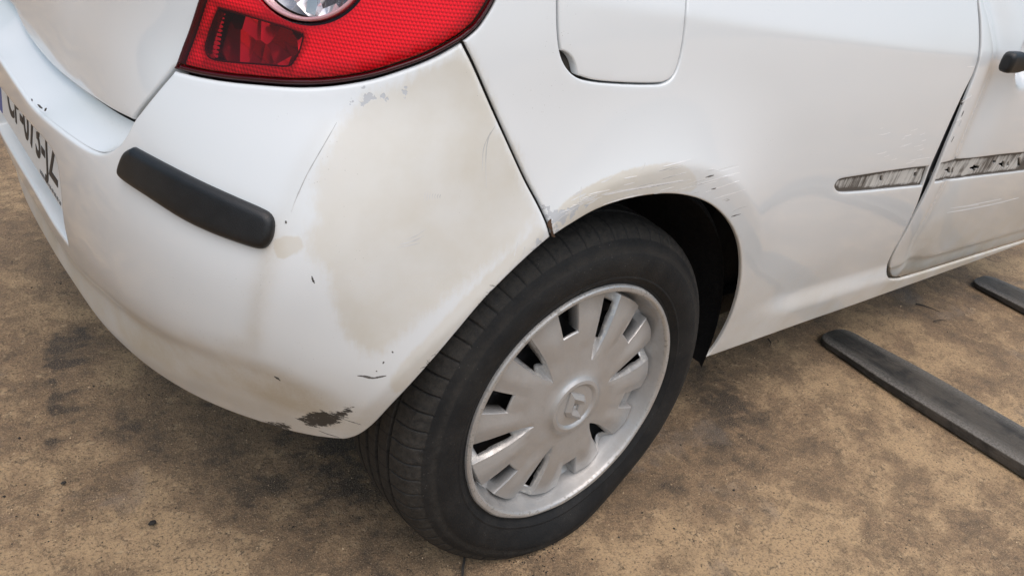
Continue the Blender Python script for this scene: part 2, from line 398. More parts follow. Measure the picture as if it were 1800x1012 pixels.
# ---- shape features of the body, all in (s,z)
def disp_none(s, z): return np.zeros_like(np.asarray(s, float))
disp = disp_none
ZC = 0.2765; SW = -CX                      # wheel centre in (s,z)
def polar(q): return np.degrees(np.arctan2(q[:, 1]-ZC, q[:, 0]-SW)), np.hypot(q[:, 0]-SW, q[:, 1]-ZC)
_rid = hit0(catmull([(1335, 420), (1318, 365), (1285, 318), (1240, 292), (1190, 281), (1130, 287), (1060, 310), (1000, 342), (955, 376), (910, 425), (850, 487), (790, 545), (740, 592), (690, 640), (640, 690)], 4))
_ra, _rr = polar(_rid); _o = np.argsort(_ra); _ra, _rr = _ra[_o], _rr[_o]
_refl = hit0(catmull([(900, -18), (1000, 0), (1100, 14), (1210, 30), (1330, 50), (1450, 68), (1560, 84), (1640, 95), (1720, 102), (1800, 108)], 4))
_cre = hit0(catmull([(118, 446), (200, 522), (280, 575), (350, 600), (430, 612), (520, 640), (600, 690)], 4))
_sil = hit0(catmull([(1345, 549), (1365, 547), (1400, 536), (1480, 511), (1560, 487), (1680, 451), (1800, 415), (1950, 370)], 4))
_cre = np.vstack([[[-1.6, _cre[0, 1]], [-0.95, _cre[0, 1]]], _cre]); _k = np.linspace(-1.6, _cre[-1, 0], 200); _kz = np.interp(_k, _cre[:, 0], _cre[:, 1]); _kz = np.convolve(np.pad(_kz, 12, mode='edge'), np.ones(25)/25, mode='valid'); _cre = np.c_[_k, _kz]
_crn = hit0([(455, 590), (462, 500), (485, 430), (512, 372), (535, 318), (566, 260), (592, 215), (625, 165)])
_door_dent = hit0([(1735, 230), (1640, 300)])
_cup = hit0([(1816, 104)])[0]
_dsz = hit0([(1569, 487), (1564, 478), (1565, 462), (1574, 440), (1591, 410), (1617, 362), (1634, 328), (1648, 295), (1663, 258), (1681, 215), (1701, 165), (1714, 132), (1724, 95), (1725, 45), (1721, 0), (1719, -60)])
def disp_body(s, z):
    s = np.asarray(s, float); z = np.asarray(z, float); sh = s.shape; s = s.ravel(); z = z.ravel()
    ang = np.degrees(np.arctan2(z-ZC, s-SW)); rho = np.hypot(s-SW, z-ZC); ang = np.where(ang < -100, ang+360, ang)
    rr = np.interp(ang, _ra, _rr)
    amp = 0.021*smooth((ang-15)/55)*smooth((235-ang)/45)
    e = rho-rr
    d = amp*np.where(e < 0, 1-0.15*smooth(-e/0.05), (1-np.clip(e/0.15, 0, 1))**2.4)
    # reflection line on the flank put into the shape: panel leans inward above it
    zs = np.interp(s, _refl[:, 0], _refl[:, 1]); k = np.maximum(z-zs, 0)
    d = d - 0.20*smooth((s+0.25)/0.3)*(np.sqrt(k*k+0.004**2)-0.004)
    # bumper skirt flares out below its crease
    zc = np.interp(s, _cre[:, 0], _cre[:, 1]); dn = np.maximum(zc-z, 0); wr = smooth((-0.22-s)/0.45)
    d = d + wr*(-0.005*smooth(dn/0.04) + 0.016*smooth((dn-0.02)/0.09))
    # sill bulge
    zl = np.interp(s, _sil[:, 0], _sil[:, 1]); ws = smooth((s-_sil[0, 0]+0.06)/0.14)
    d = d + ws*0.013*np.where(z < zl, 1.0, 1-smooth((z-zl)/0.05))
    # soft crease running down the bumper corner
    sc_ = np.interp(z, _crn[:, 1], _crn[:, 0]); e2 = s-sc_
    d = d + 0.0030*np.exp(-np.abs(e2)/0.018)*smooth((z-0.40)/0.1)*smooth((0.75-z)/0.06)
    # knocks
    rg = np.random.RandomState(3)
    for i in range(14):
        cs, cz, w = rg.uniform(-0.5, 1.0), rg.uniform(0.35, 0.85), rg.uniform(0.05, 0.12)
        d = d + rg.uniform(-0.0006, 0.0005)*np.exp(-((s-cs)**2+(z-cz)**2)/w**2)
    return d.reshape(sh)
disp = disp_body
def door_extra(s, z):
    s = np.asarray(s, float); z = np.asarray(z, float)
    p0, p1 = _door_dent; t = (p1-p0)/np.linalg.norm(p1-p0)
    a = (s-p0[0])*t[0]+(z-p0[1])*t[1]; b = -(s-p0[0])*t[1]+(z-p0[1])*t[0]
    zsm = np.interp(z, _dsz[:, 1], _dsz[:, 0]); d = -0.014*np.exp(-((a-0.05)/0.17)**2-((s-zsm-0.11)/0.06)**2)*smooth((s-zsm-0.02)/0.10)
    rc = np.hypot((s-_cup[0]), (z-_cup[1])*1.0)
    d = d - 0.030*(1-smooth((rc-0.02)/0.045))*smooth((s-zsm-0.004)/0.03)
    # the door skin does not share the sill bulge
    zl = np.interp(s, _sil[:, 0], _sil[:, 1]); ws = smooth((s-_sil[0, 0]+0.06)/0.14)
    return d - ws*0.013*np.where(z < zl, 1.0, 1-smooth((z-zl)/0.05)) - 0.008*smooth((zl+0.034-z)/0.024)

# ------------------------------------------------------------------ panel builder
def ccw(p):
    a = 0.5*np.sum(p[:, 0]*np.roll(p[:, 1], -1)-np.roll(p[:, 0], -1)*p[:, 1]); return p if a > 0 else p[::-1]
def inset(p, d):                       # closed CCW loop, positive = inward
    t = np.roll(p, -1, 0)-np.roll(p, 1, 0); t /= np.maximum(np.linalg.norm(t, axis=1, keepdims=True), 1e-9)
    dd = np.broadcast_to(np.asarray(d, float), (len(p),))
    return p + np.c_[-t[:, 1], t[:, 0]]*dd[:, None]
def panel(name, loop, mat, parent=None, holes=(), off=0.0, lip=0.0025, res=0.008, flange=0.012, gap=0.0, step=0.004, attrs=None, sharp=40, smooth_loop=0, bulge=0.0):
    """loop: closed (s,z) polygon; holes: list of (loop, gap, flange depth)."""
    lp = ccw(resample(loop, step, True)); lp = inset(lp, gap)
    hl = [(inset(ccw(resample(h[0], step, True)), -h[1])[::-1], h[2]) for h in holes]
    loops = [lp]+[h[0] for h in hl]; fl = [flange]+[h[1] for h in hl]
    bnd = np.vstack(loops)
    kd = kdtree.KDTree(len(bnd)); [kd.insert((p[0], p[1], 0), i) for i, p in enumerate(bnd)]; kd.balance()
    def inside(p):
        r = inpoly(p, lp)
        for h, _ in hl: r &= ~inpoly(p, h)
        return r
    pts = [bnd]; drop = [np.full(len(bnd), lip)]
    fr = np.array([0.06, 0.2, 0.42, 0.7, 1.0])
    for f in fr:
        r = lip*f; ring = np.vstack([inset(l, r) for l in loops]); ok = inside(ring)
        ok &= np.array([kd.find((p[0], p[1], 0))[2] > 0.85*r for p in ring])
        ring = ring[ok]; pts.append(ring); drop.append(np.full(len(ring), lip-math.sqrt(max(0, lip**2-(lip-r)**2))))
    mn, mx = lp.min(0), lp.max(0); g = []
    for j, z in enumerate(np.arange(mn[1]+res*.4, mx[1], res*0.87)):
        x = np.arange(mn[0]+(res/2 if j % 2 else 0), mx[0], res); g.append(np.c_[x, np.full(len(x), z)])
    g = np.vstack(g) if g else np.zeros((0, 2)); g = g[inside(g)]
    g = g[np.array([kd.find((p[0], p[1], 0))[2] > lip+0.45*res for p in g], dtype=bool)] if len(g) else g
    pts.append(g); drop.append(np.zeros(len(g)))
    P = np.vstack(pts); D = np.concatenate(drop)
    edges = []; o = 0
    for l in loops: edges += [(o+i, o+(i+1) % len(l)) for i in range(len(l))]; o += len(l)
    vo, eo, fo, ov, oe, of = delaunay_2d_cdt([Vector((float(p[0]), float(p[1]))) for p in P], edges, [], 0, 1e-7)
    V2 = np.array([(v.x, v.y) for v in vo]); idx = np.array([o_[0] if len(o_) else -1 for o_ in ov])
    Dv = np.where(idx >= 0, D[idx], 0.0)
    T = np.array([tuple(f) for f in fo if len(f) == 3]); cen = V2[T].mean(1); T = T[inside(cen)]
    # orient outward
    a = V2[T]; ar = np.cross(a[:, 1]-a[:, 0], a[:, 2]-a[:, 0]); T[ar < 0] = T[ar < 0][:, ::-1]; T = T[np.abs(ar) > 1e-12]
    ofs = off(V2[:, 0], V2[:, 1]) if callable(off) else np.full(len(V2), off)
    if bulge:
        dd = np.array([kd.find((p[0], p[1], 0))[2] for p in V2]); ofs = ofs + bulge*smooth(dd/0.06)
    base3 = base(V2[:, 0], V2[:, 1]); N3 = normal(V2[:, 0], V2[:, 1])
    V3 = base3 + N3*(disp(V2[:, 0], V2[:, 1])+ofs-Dv)[:, None]
    used = np.zeros(len(V2), bool); used[T.ravel()] = True
    rev = {}
    for k, i in enumerate(idx):
        if i >= 0: rev.setdefault(int(i), k)
    V = list(V3); F = [tuple(t) for t in T]; UVs = list(V2); o = 0
    for l, fd in zip(loops, fl):
        n = len(l); ring = [rev.get(o+i, None) for i in range(n)]; o += n
        if fd <= 0 or any(r is None for r in ring): continue
        b0 = len(V)
        for r in ring: V.append(V3[r]-N3[r]*fd); UVs.append(V2[r])
        for i in range(n):
            j = (i+1) % n; F.append((ring[i], b0+i, b0+j, ring[j]))
    V = np.array(V); UVs = np.array(UVs)
    at_ = {k: f(UVs) for k, f in (attrs or {}).items()}
    # drop unused verts
    keep = np.unique(np.concatenate([np.array(f) for f in F])); mp = -np.ones(len(V), int); mp[keep] = np.arange(len(keep))
    F = [tuple(mp[i] for i in f) for f in F]
    return mesh_obj(name, V[keep], F, mat, parent, True, sharp, {k: v[keep] for k, v in at_.items()}, UVs[keep])

def ribbon(name, px, w, mat, parent, off=0.00012, taper=True, k=6, sz=None):
    q = hit(catmull(px, k)) if sz is None else sz
    n = len(q); t = np.gradient(q, axis=0); t /= np.maximum(np.linalg.norm(t, axis=1, keepdims=True), 1e-9); nn = np.c_[-t[:, 1], t[:, 0]]
    u = np.linspace(0, 1, n); rg = np.random.RandomState(int(abs(q[0, 0])*1e5) % 9973)
    ww = w*(np.sin(np.pi*np.clip(u, 0.04, 0.96))**0.5 if taper else np.ones(n))*(rg.uniform(0.6, 1.25, n) if taper else 1)
    a = q+nn*ww[:, None]/2; b = q-nn*ww[:, None]/2; A = at(a[:, 0], a[:, 1], off); B = at(b[:, 0], b[:, 1], off)
    # a thin raised or sunken skin: outer strip plus its edges
    A2 = at(a[:, 0], a[:, 1], off-0.0012); B2 = at(b[:, 0], b[:, 1], off-0.0012)
    V = np.vstack([A, B, A2, B2]); F = []
    for i in range(n-1):
        F += [(i, n+i, n+i+1, i+1), (2*n+i, i, i+1, 2*n+i+1), (n+i, 3*n+i, 3*n+i+1, n+i+1)]
    return mesh_obj(name, V, F, mat, parent, sharp=40)

# ------------------------------------------------------------------ outlines
SEAM = [(812, 72), (835, 118), (865, 185), (895, 250), (925, 315), (950, 362), (965, 395), (971, 417)]
ARCHR = [(971, 417), (935, 448), (895, 486), (850, 532), (805, 585), (765, 632), (725, 677), (690, 714), (665, 741), (645, 758), (625, 769), (600, 774), (560, 770)]
LOWER = [(560, 770), (530, 764), (500, 757)]
ARCHF = [(971, 417), (1000, 398), (1045, 372), (1095, 354), (1150, 344), (1195, 344), (1235, 354), (1265, 373), (1288, 402), (1300, 437), (1302, 480), (1296, 520), (1283, 560), (1266, 594), (1248, 620), (1232, 632)]
SILL = [(1232, 632), (1300, 608), (1400, 572), (1500, 537), (1600, 501), (1700, 465), (1800, 428), (1880, 399)]
LIGHTB = [(305, 121), (350, 132), (400, 140), (450, 145), (500, 149), (540, 150), (580, 148), (620, 143), (660, 135), (700, 123), (740, 109), (775, 93), (812, 72)]
LIGHTR = [(812, 72), (838, 50), (856, 25), (870, 0), (882, -32), (890, -70)]
LIGHTL = [(305, 121), (316, 90), (331, 50), (347, 0), (360, -40), (372, -80)]
SHELFF = [(231, 212), (219, 236), (205, 254), (188, 264), (168, 265), (140, 252), (100, 224), (60, 190), (30, 150), (0, 105)]
GATEB = [(231, 212), (190, 191), (140, 157), (90, 115), (50, 65), (25, 15)]
GATER = [(231, 212), (250, 187), (275, 156), (305, 121)]
DOORL = [(1719, -60), (1721, 0), (1725, 45), (1724, 95), (1714, 132), (1701, 165), (1681, 215), (1663, 258), (1648, 295), (1634, 328), (1617, 362), (1591, 410), (1574, 440), (1565, 462), (1564, 478), (1569, 487), (1582, 488)]
QUARTR = [(1717, -60), (1719, 0), (1722, 45), (1721, 95), (1711, 130), (1694, 165), (1671, 215), (1652, 258), (1637, 292), (1624, 328), (1612, 362), (1589, 410), (1572, 440), (1562, 462), (1560, 479), (1566, 490), (1582, 491)]
DOORB = [(1582, 488), (1620, 477), (1700, 452), (1800, 421), (1880, 396)]
SILLT = [(1582, 491), (1620, 480), (1700, 455), (1800, 424), (1880, 399)]
FLAP = [(980, -45), (979, 0), (980, 55), (985, 93), (996, 119), (1015, 137), (1045, 145), (1095, 149), (1145, 150), (1169, 147), (1185, 134), (1196, 105), (1204, 60), (1209, 0), (1211, -45), (1205, -75), (1180, -92), (1100, -97), (1010, -93), (986, -75)]
RUB = [(231, 258), (290, 289), (350, 319), (410, 346), (462, 369), (476, 381), (480, 396), (477, 418), (468, 434), (455, 439), (425, 431), (370, 411), (316, 385), (257, 347), (214, 318), (205, 304), (207, 288), (216, 267)]
RECT = [(0, 156), (47, 213), (85, 257), (99, 286), (105, 332), (110, 383), (119, 429)]
RECB = [(119, 429), (95, 395), (60, 335), (40, 302)]
hc = lambda px, k=6, off=0.0: hit(catmull(px, k), off)
q_seam, q_archr, q_lower, q_archf, q_sill = hc(SEAM), hc(ARCHR), hc(LOWER), hc(ARCHF), hc(SILL)
q_lightb, q_lightr, q_lightl, q_shelf, q_gater = hc(LIGHTB), hc(LIGHTR), hc(LIGHTL), hc(SHELFF), hc(GATER)
q_quartr, q_sillt = hc(QUARTR), hc(SILLT)
q_doorl = hit(catmull(DOORL, 6), door_extra); q_doorb = hit(catmull(DOORB, 4), door_extra)
q_rect, q_recb = hc(RECT), hc(RECB)
SEND = -1.45                                # the rear end runs on past the far side of the frame
ext = lambda q: np.vstack([q, np.c_[np.linspace(q[-1, 0]-0.03, SEND, 12), np.full(12, q[-1, 1])]])
_sx = np.linspace(q_lower[-1, 0]-0.02, SEND, 40)
_zl = np.interp(_sx, [SEND, -1.0, -0.75, -0.6, -0.48, q_lower[-1, 0]], [0.258, 0.261, 0.267, 0.271, 0.275, q_lower[-1, 1]]); _zl = np.convolve(np.pad(_zl, 3, mode='edge'), np.ones(7)/7, mode='valid')
q_lower = np.vstack([q_lower, np.c_[_sx, _zl]])
q_shelf = ext(q_shelf)
q_recess = np.vstack([q_recb, np.array([[SEND+0.10, q_recb[-1, 1]], [SEND+0.10, q_rect[0, 1]]]), q_rect])
ZTOP = 1.0

# ------------------------------------------------------------------ ground
def build_ground():
    c = np.r_[-40, -20, -10, -6, -4, -3, np.arange(-1.6, 2.4, 0.0125), 3.4, 4, 5, 7, 10, 20, 40]
    n = len(c); X, Y = np.meshgrid(c, c, indexing='ij'); P = np.c_[X.ravel(), Y.ravel()]
    st = np.zeros(len(P))
    def gpos(px):
        d = rays(px); t = -CAM[2]/d[:, 2]; return (CAM+d*t[:, None])[:, :2]
    # dark patches (+) and worn pale ones (-): centre pixel, radius in metres, strength
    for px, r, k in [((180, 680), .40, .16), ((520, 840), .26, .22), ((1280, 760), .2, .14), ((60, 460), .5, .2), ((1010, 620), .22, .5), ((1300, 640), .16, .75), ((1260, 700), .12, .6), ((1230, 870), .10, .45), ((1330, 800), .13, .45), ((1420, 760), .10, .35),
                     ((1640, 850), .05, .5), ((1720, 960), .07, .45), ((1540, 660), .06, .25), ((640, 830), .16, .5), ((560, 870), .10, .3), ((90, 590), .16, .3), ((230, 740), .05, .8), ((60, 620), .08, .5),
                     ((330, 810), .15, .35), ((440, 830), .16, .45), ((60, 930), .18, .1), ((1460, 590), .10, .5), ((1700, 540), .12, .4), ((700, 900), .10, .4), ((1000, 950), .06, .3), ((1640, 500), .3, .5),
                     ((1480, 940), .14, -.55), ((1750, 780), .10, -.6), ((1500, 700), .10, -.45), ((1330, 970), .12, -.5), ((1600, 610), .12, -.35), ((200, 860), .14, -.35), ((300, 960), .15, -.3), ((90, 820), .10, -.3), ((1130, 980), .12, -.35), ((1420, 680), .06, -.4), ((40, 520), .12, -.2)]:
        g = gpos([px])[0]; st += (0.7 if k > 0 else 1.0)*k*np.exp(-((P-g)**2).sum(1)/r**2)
    for i in range(8):                             # row of scalloped tread prints left by another tyre
        c0 = np.array([128-2*i, 585+27*i]); A, B = gpos([c0-(26, -3)])[0], gpos([c0+(20, -5)])[0]
        t_ = np.clip(((P-A)@(B-A))/((B-A)@(B-A)), 0, 1); dd = np.linalg.norm(P-(A+t_[:, None]*(B-A)), axis=1)
        st += 0.75*np.exp(-(dd/0.008)**2)
        A, B = gpos([c0+(-26, 3)])[0], gpos([c0+(-28, 30)])[0]
        t_ = np.clip(((P-A)@(B-A))/((B-A)@(B-A)), 0, 1); dd = np.linalg.norm(P-(A+t_[:, None]*(B-A)), axis=1)
        st += 0.5*np.exp(-(dd/0.012)**2)
    V = np.c_[P, np.zeros(len(P))]; F = [(i*n+j, (i+1)*n+j, (i+1)*n+j+1, i*n+j+1) for i in range(n-1) for j in range(n-1)]
    o = mesh_obj('ground', V, F, GROUND, None, attrs={'stain': st}); tag(o, kind='structure')
    return o, gpos
ground, gpos = build_ground()

# ------------------------------------------------------------------ the car
car = bpy.data.objects.new('car', None); link(car); car.empty_display_size = 0.2
tag(car, 'white hatchback car with scraped rear corner, worn tyre and missing side trim', 'car')

# ---- wear maps in (s,z)
hp = lambda px, k=4: hit(catmull(list(px)+[px[0]], k))
ST1 = hp([(640, 172), (600, 225), (566, 285), (554, 330), (562, 385), (545, 420), (552, 455), (575, 480), (580, 520), (590, 565), (612, 600), (655, 622), (700, 596), (760, 545), (840, 478), (905, 425), (945, 380), (925, 320), (890, 250), (850, 165), (815, 90), (760, 112), (700, 150)], 3)
ST2 = hp([(972, 405), (985, 362), (1040, 325), (1110, 298), (1180, 286), (1215, 300), (1225, 330), (1190, 340), (1130, 346), (1060, 366), (1000, 395)], 3)
ST3 = hp([(480, 425), (500, 415), (530, 420), (525, 440), (490, 455)], 3)
ST4 = hp([(566, 235), (548, 262), (510, 345), (490, 410), (470, 460), (452, 560), (445, 600), (430, 605), (452, 500), (470, 440), (490, 375), (530, 280)], 3)
ST5 = hp([(960, 412), (880, 490), (800, 580), (740, 650), (700, 690), (690, 660), (760, 580), (850, 490), (920, 425), (945, 390)], 3)
SCUFF = [(hp([(520, 735), (550, 722), (590, 724), (612, 712), (622, 716), (606, 735), (585, 748), (545, 750)], 3), 1.0),
         (hp([(446, 738), (470, 740), (500, 742), (514, 752), (495, 757), (460, 747)], 3), 0.9),
         (hp([(905, 476), (882, 490), (855, 516), (838, 540), (850, 531), (880, 502)], 3), 0.8),
         (hp([(775, 610), (760, 622), (738, 650), (735, 660), (750, 648), (768, 625)], 3), 0.7)]
CHIPS = [(hp([(608, 182), (622, 170), (640, 164), (652, 172), (645, 184), (622, 188)], 3), .75), (hp([(600, 205), (615, 160), (690, 150), (745, 160), (735, 172), (650, 195)], 3), 0.52),
         (hp([(952, 352), (975, 362), (1000, 372), (988, 398), (972, 412), (958, 385)], 3), .85), (hp([(968, 375), (1010, 350), (1040, 345), (1055, 352), (1010, 380), (985, 400)], 3), .58), (hp([(935, 405), (960, 415), (940, 440), (915, 455)], 3), .58),
         (hp([(752, 110), (770, 100), (775, 125), (755, 135)], 3), 0.38)]
def a_stain(q):
    v = np.zeros(len(q))
    for poly, w in ((ST1, 0.042), (ST2, 0.008), (ST3, 0.006), (ST5, 0.012)):
        v = np.maximum(v, np.clip(0.5+sdf(q, poly)/(2*w), 0, 1))
    return v
def a_scuff(q):
    v = np.zeros(len(q))
    for poly, k in SCUFF: v = np.maximum(v, k*np.clip(0.55+sdf(q, poly)/0.014, 0, 1))
    return v
def a_chip(q):
    v = np.zeros(len(q))
    for poly, k in CHIPS: v = np.maximum(v, k*np.clip(0.6+sdf(q, poly)/0.02, 0, 1))
    return v
_cr = hit0(catmull([(125, 440), (200, 522), (280, 577), (350, 602), (425, 606), (445, 596), (460, 500), (478, 440)], 4))
_tan = hit0(catmull([(575, 225), (548, 268), (515, 335), (492, 400), (478, 440), (462, 500), (450, 580)], 4))
def a_grime(q):
    s, z = q[:, 0], q[:, 1]; v = np.zeros(len(q))
    d = dist_poly(q, _cr, False)
    v += 0.30*np.exp(-(d/0.014)**2)
    v += 0.16*np.exp(-(dist_poly(q, _tan, False)/0.011)**2)
    zc = np.interp(s, _cre[:, 0], _cre[:, 1])
    v += 0.85*smooth((zc+0.01-z)/0.05)*smooth((-0.18-s)/0.2)*(1-0.6*smooth((zc-0.07-z)/0.04))                    # bumper skirt
    v += 0.30*smooth((0.58-z)/0.3)                                             # road film low down
    v += 0.26*smooth((0.46-z)/0.2)*smooth((s-0.25)/0.25)
    zl = np.interp(s, _sil[:, 0], _sil[:, 1])
    v += 0.16*np.exp(-((z-zl+0.018)/0.02)**2)*smooth((s-0.5)/0.1)
    dr = dist_poly(q, RUBQ); v += 0.20*np.exp(-(dr/0.010)**2)
    v += 0.25*smooth((s-1.0)/0.15)*smooth((0.62-z)/0.25)
    return np.clip(v, 0, 1)
RUBQ = hit(catmull(RUB+RUB[:1], 4), 0.006)
WEAR = dict(stain=a_stain, grime=a_grime, scuff=a_scuff, chip=a_chip)

# ---- rear bumper
bump_loop = np.vstack([q_lightb, q_seam[1:], q_archr[1:], q_lower[1:], q_shelf[::-1], q_gater[1:-1]])
bumper = panel('rear_bumper', bump_loop, PAINT, car, holes=[(q_recess, 0.0, 0.024)], gap=0.0016, lip=0.005, res=0.0065, flange=0.016, step=0.0045, attrs=WEAR)
bumper['label'] = 'white rear bumper with beige worn paint and black scuffs'
panel('plate_recess', q_recess, PAINT, bumper, off=-0.024, lip=0.0005, res=0.02, flange=0, gap=-0.002)
panel('rub_strip', RUBQ, BLACKPL, bumper, off=0.010, lip=0.009, res=0.007, flange=0.016, step=0.004)
# shelf between the bumper face and the tailgate
def gate_off(s, z): return -0.005-0.042*smooth((-0.46-np.asarray(s))/0.42)
q_gateb = hit(catmull(GATEB, 6), gate_off); q_gateb = ext(q_gateb)
def shelf():
    n = 90
    a = resample(q_shelf, 0.004); b = resample(q_gateb, 0.004)
    ia = np.linspace(0, len(a)-1, n); A2 = np.c_[np.interp(ia, range(len(a)), a[:, 0]), np.interp(ia, range(len(a)), a[:, 1])]
    # match by s so the ledge runs straight across
    bs, bz = b[::-1, 0], b[::-1, 1]; sb = np.clip(A2[:, 0]+0.004, bs[0], bs[-1]); B2 = np.c_[sb, np.interp(sb, bs, bz)]
    A = at(A2[:, 0], A2[:, 1], -0.0055); A[:, 2] -= 0.0012; B = at(B2[:, 0], B2[:, 1], gate_off(B2[:, 0], B2[:, 1])-0.010); B[:, 2] -= 0.004
    nr = 6; V = []
    for i in range(n):
        for j in range(nr):
            t = j/(nr-1); p = A[i]*(1-t)+B[i]*t; p[2] += -0.006*math.sin(math.pi*t); V.append(p)
    F = [(i*nr+j, (i+1)*nr+j, (i+1)*nr+j+1, i*nr+j+1) for i in range(n-1) for j in range(nr-1)]
    z0 = np.zeros(len(V))
    return mesh_obj('bumper_ledge', V, F, PAINT, bumper, attrs=dict(stain=z0, grime=z0+0.02, scuff=z0, chip=z0))
shelf()

# ---- tailgate
_ltop = np.array([[q_lightl[-1, 0]+0.012, ZTOP], [SEND, ZTOP]])
q_gater2 = hit(catmull(GATER, 6), gate_off)
gate_loop = np.vstack([q_gateb[::-1], q_gater2[1:], q_lightl[1:], _ltop])
tailgate = panel('tailgate', gate_loop, PAINT, car, off=gate_off, gap=0.0016, lip=0.004, res=0.010, flange=0.02, attrs=dict(stain=lambda q: np.zeros(len(q)), grime=lambda q: 0.05+0.1*smooth((0.75-q[:, 1])/0.1), scuff=lambda q: np.zeros(len(q)), chip=lambda q: np.zeros(len(q))))

# ---- quarter panel with sill
_lt = np.array([[q_lightr[-1, 0]+0.004, ZTOP-0.06], [q_lightr[-1, 0]-0.02, ZTOP], [q_quartr[0, 0]-0.012, ZTOP]])
quart_loop = np.vstack([q_seam, q_archf[1:], q_sill[1:], q_sillt[::-1][:-1], q_quartr[::-1], _lt[::-1], q_lightr[::-1][:-1]])
q_flap = hit(catmull(FLAP+FLAP[:1], 5))[:-1]
CH_Q = hit(catmull([(1633, 292.5), (1600, 296), (1550, 303), (1500, 311), (1478, 315), (1470, 321), (1468, 328), (1473, 336), (1484, 339), (1520, 337), (1570, 332), (1621, 327)], 4))
quarter = panel('quarter_panel', quart_loop, PAINT, car, holes=[(q_flap, 0.0, 0.014), (CH_Q, 0.0, 0.006)], gap=0.0014, lip=0.0028, res=0.0072, flange=0.0035, attrs=WEAR)
NOTCH = hit(catmull([(984, 98), (990, 98), (1000, 102), (1008, 111), (1012, 124), (1014, 136), (1002, 130), (992, 118)], 4))
flap_poly = [p for p in FLAP if p not in [(996, 119), (985, 93)]]
fl_px = [(980, -45), (979, 0), (980, 55), (984, 92), (996, 97), (1005, 106), (1010, 118), (1014, 136)]+FLAP[6:]
q_fl2 = np.vstack([hit(catmull(fl_px[:4], 5)), hit(catmull(fl_px[3:8], 5))[1:], hit(catmull(fl_px[7:]+fl_px[:1], 5))[1:-1]])
panel('fuel_flap', q_fl2, PAINT, quarter, gap=0.0024, lip=0.0022, res=0.009, flange=0.010, off=-0.0002, attrs=dict(stain=lambda q: np.zeros(len(q)), grime=lambda q: 0.02+np.zeros(len(q)), scuff=lambda q: np.zeros(len(q)), chip=lambda q: np.zeros(len(q))))
panel('filler_pocket', q_flap, SEAMD, quarter, off=-0.0135, lip=0.0005, res=0.02, flange=0, gap=-0.003)
def a_edge(poly, w):
    return lambda q: np.exp(-(dist_poly(q, poly)/w)**2)
slots_q = [hit([(1551, 312), (1556, 310), (1556, 320), (1551, 322)]), hit([(1611, 306), (1616, 304), (1615, 312), (1610, 313)])]
panel('trim_channel', CH_Q, CHAN, quarter, holes=[(s_, 0, 0.004) for s_ in slots_q], off=-0.0055, lip=0.0004, res=0.006, flange=0, gap=-0.0015, step=0.002, attrs=dict(edge=a_edge(CH_Q, 0.0035)))

# ---- door
door_loop = np.vstack([q_doorl, q_doorb[1:], np.array([[q_doorb[-1, 0], ZTOP], [q_doorl[0, 0]-0.012, ZTOP]])])
CH_D = hit(catmull([(1655, 287), (1665, 285), (1680, 281), (1720, 277), (1760, 272), (1800, 268), (1880, 258), (1960, 248), (1967, 254), (1964, 275), (1880, 289), (1800, 301), (1750, 307), (1700, 313), (1643, 321)], 4), door_extra)
dz = lambda q: np.zeros(len(q))
door = panel('door', door_loop, PAINT, car, holes=[(CH_D, 0.0, 0.006)], off=door_extra, gap=0.0012, lip=0.0028, res=0.0095, flange=0.003, attrs=dict(stain=dz, grime=a_grime, scuff=dz, chip=dz))
def cross(cx, cy, w=11, h=8, t=3.4):
    return [(cx-w, cy-t*.2), (cx-t, cy-t), (cx-t*.4, cy-h), (cx+t, cy-h-1), (cx+t*.8, cy-t*1.4), (cx+w, cy-t*1.6), (cx+w, cy+t*.3), (cx+t*.8, cy+t), (cx+t*.4, cy+h), (cx-t, cy+h+1), (cx-t, cy+t*1.2), (cx-w, cy+t*1.6)]
sl_px = [cross(1717, 297, 8, 5, 2.4), [(1665, 300), (1670, 299), (1671, 296), (1675, 296), (1675, 306), (1671, 307), (1670, 303), (1665, 305)], [(1677, 299), (1680, 295), (1679, 305), (1676, 307)], [(1749, 285), (1755, 283), (1755, 288), (1750, 289)], [(1760, 289), (1765, 288), (1766, 285), (1770, 285), (1769, 296), (1765, 297), (1764, 293), (1760, 294)], [(1774, 288), (1778, 284), (1777, 293), (1773, 296)], [(1793, 280), (1798, 278), (1797, 293), (1792, 295)], [(1645, 307), (1652, 303), (1651, 313), (1646, 318)]]
chd = panel('trim_channel', CH_D, CHAN, door, holes=[(hit(s_, door_extra), 0, 0.004) for s_ in sl_px], off=lambda s, z: door_extra(s, z)-0.0055, lip=0.0004, res=0.006, flange=0, gap=-0.0015, step=0.0016, attrs=dict(edge=a_edge(CH_D, 0.0035)))
# dark voids behind slots and seams
def backing(name, px, w, off, mat, parent, k=6):
    q = hit(catmull(px, k)); return ribbon(name, None, w, mat, parent, off, False, sz=q)
backing('seam_gap', SEAM, 0.05, -0.013, SEAMD, quarter)
backing('door_seal', [(a[0]+3, a[1]) for a in DOORL[:-2]], 0.07, -0.013, SEAMG, quarter)
backing('channel_void', [(1500, 326), (1620, 310), (1700, 300), (1860, 278), (1960, 264)], 0.09, -0.030, LINER, quarter)

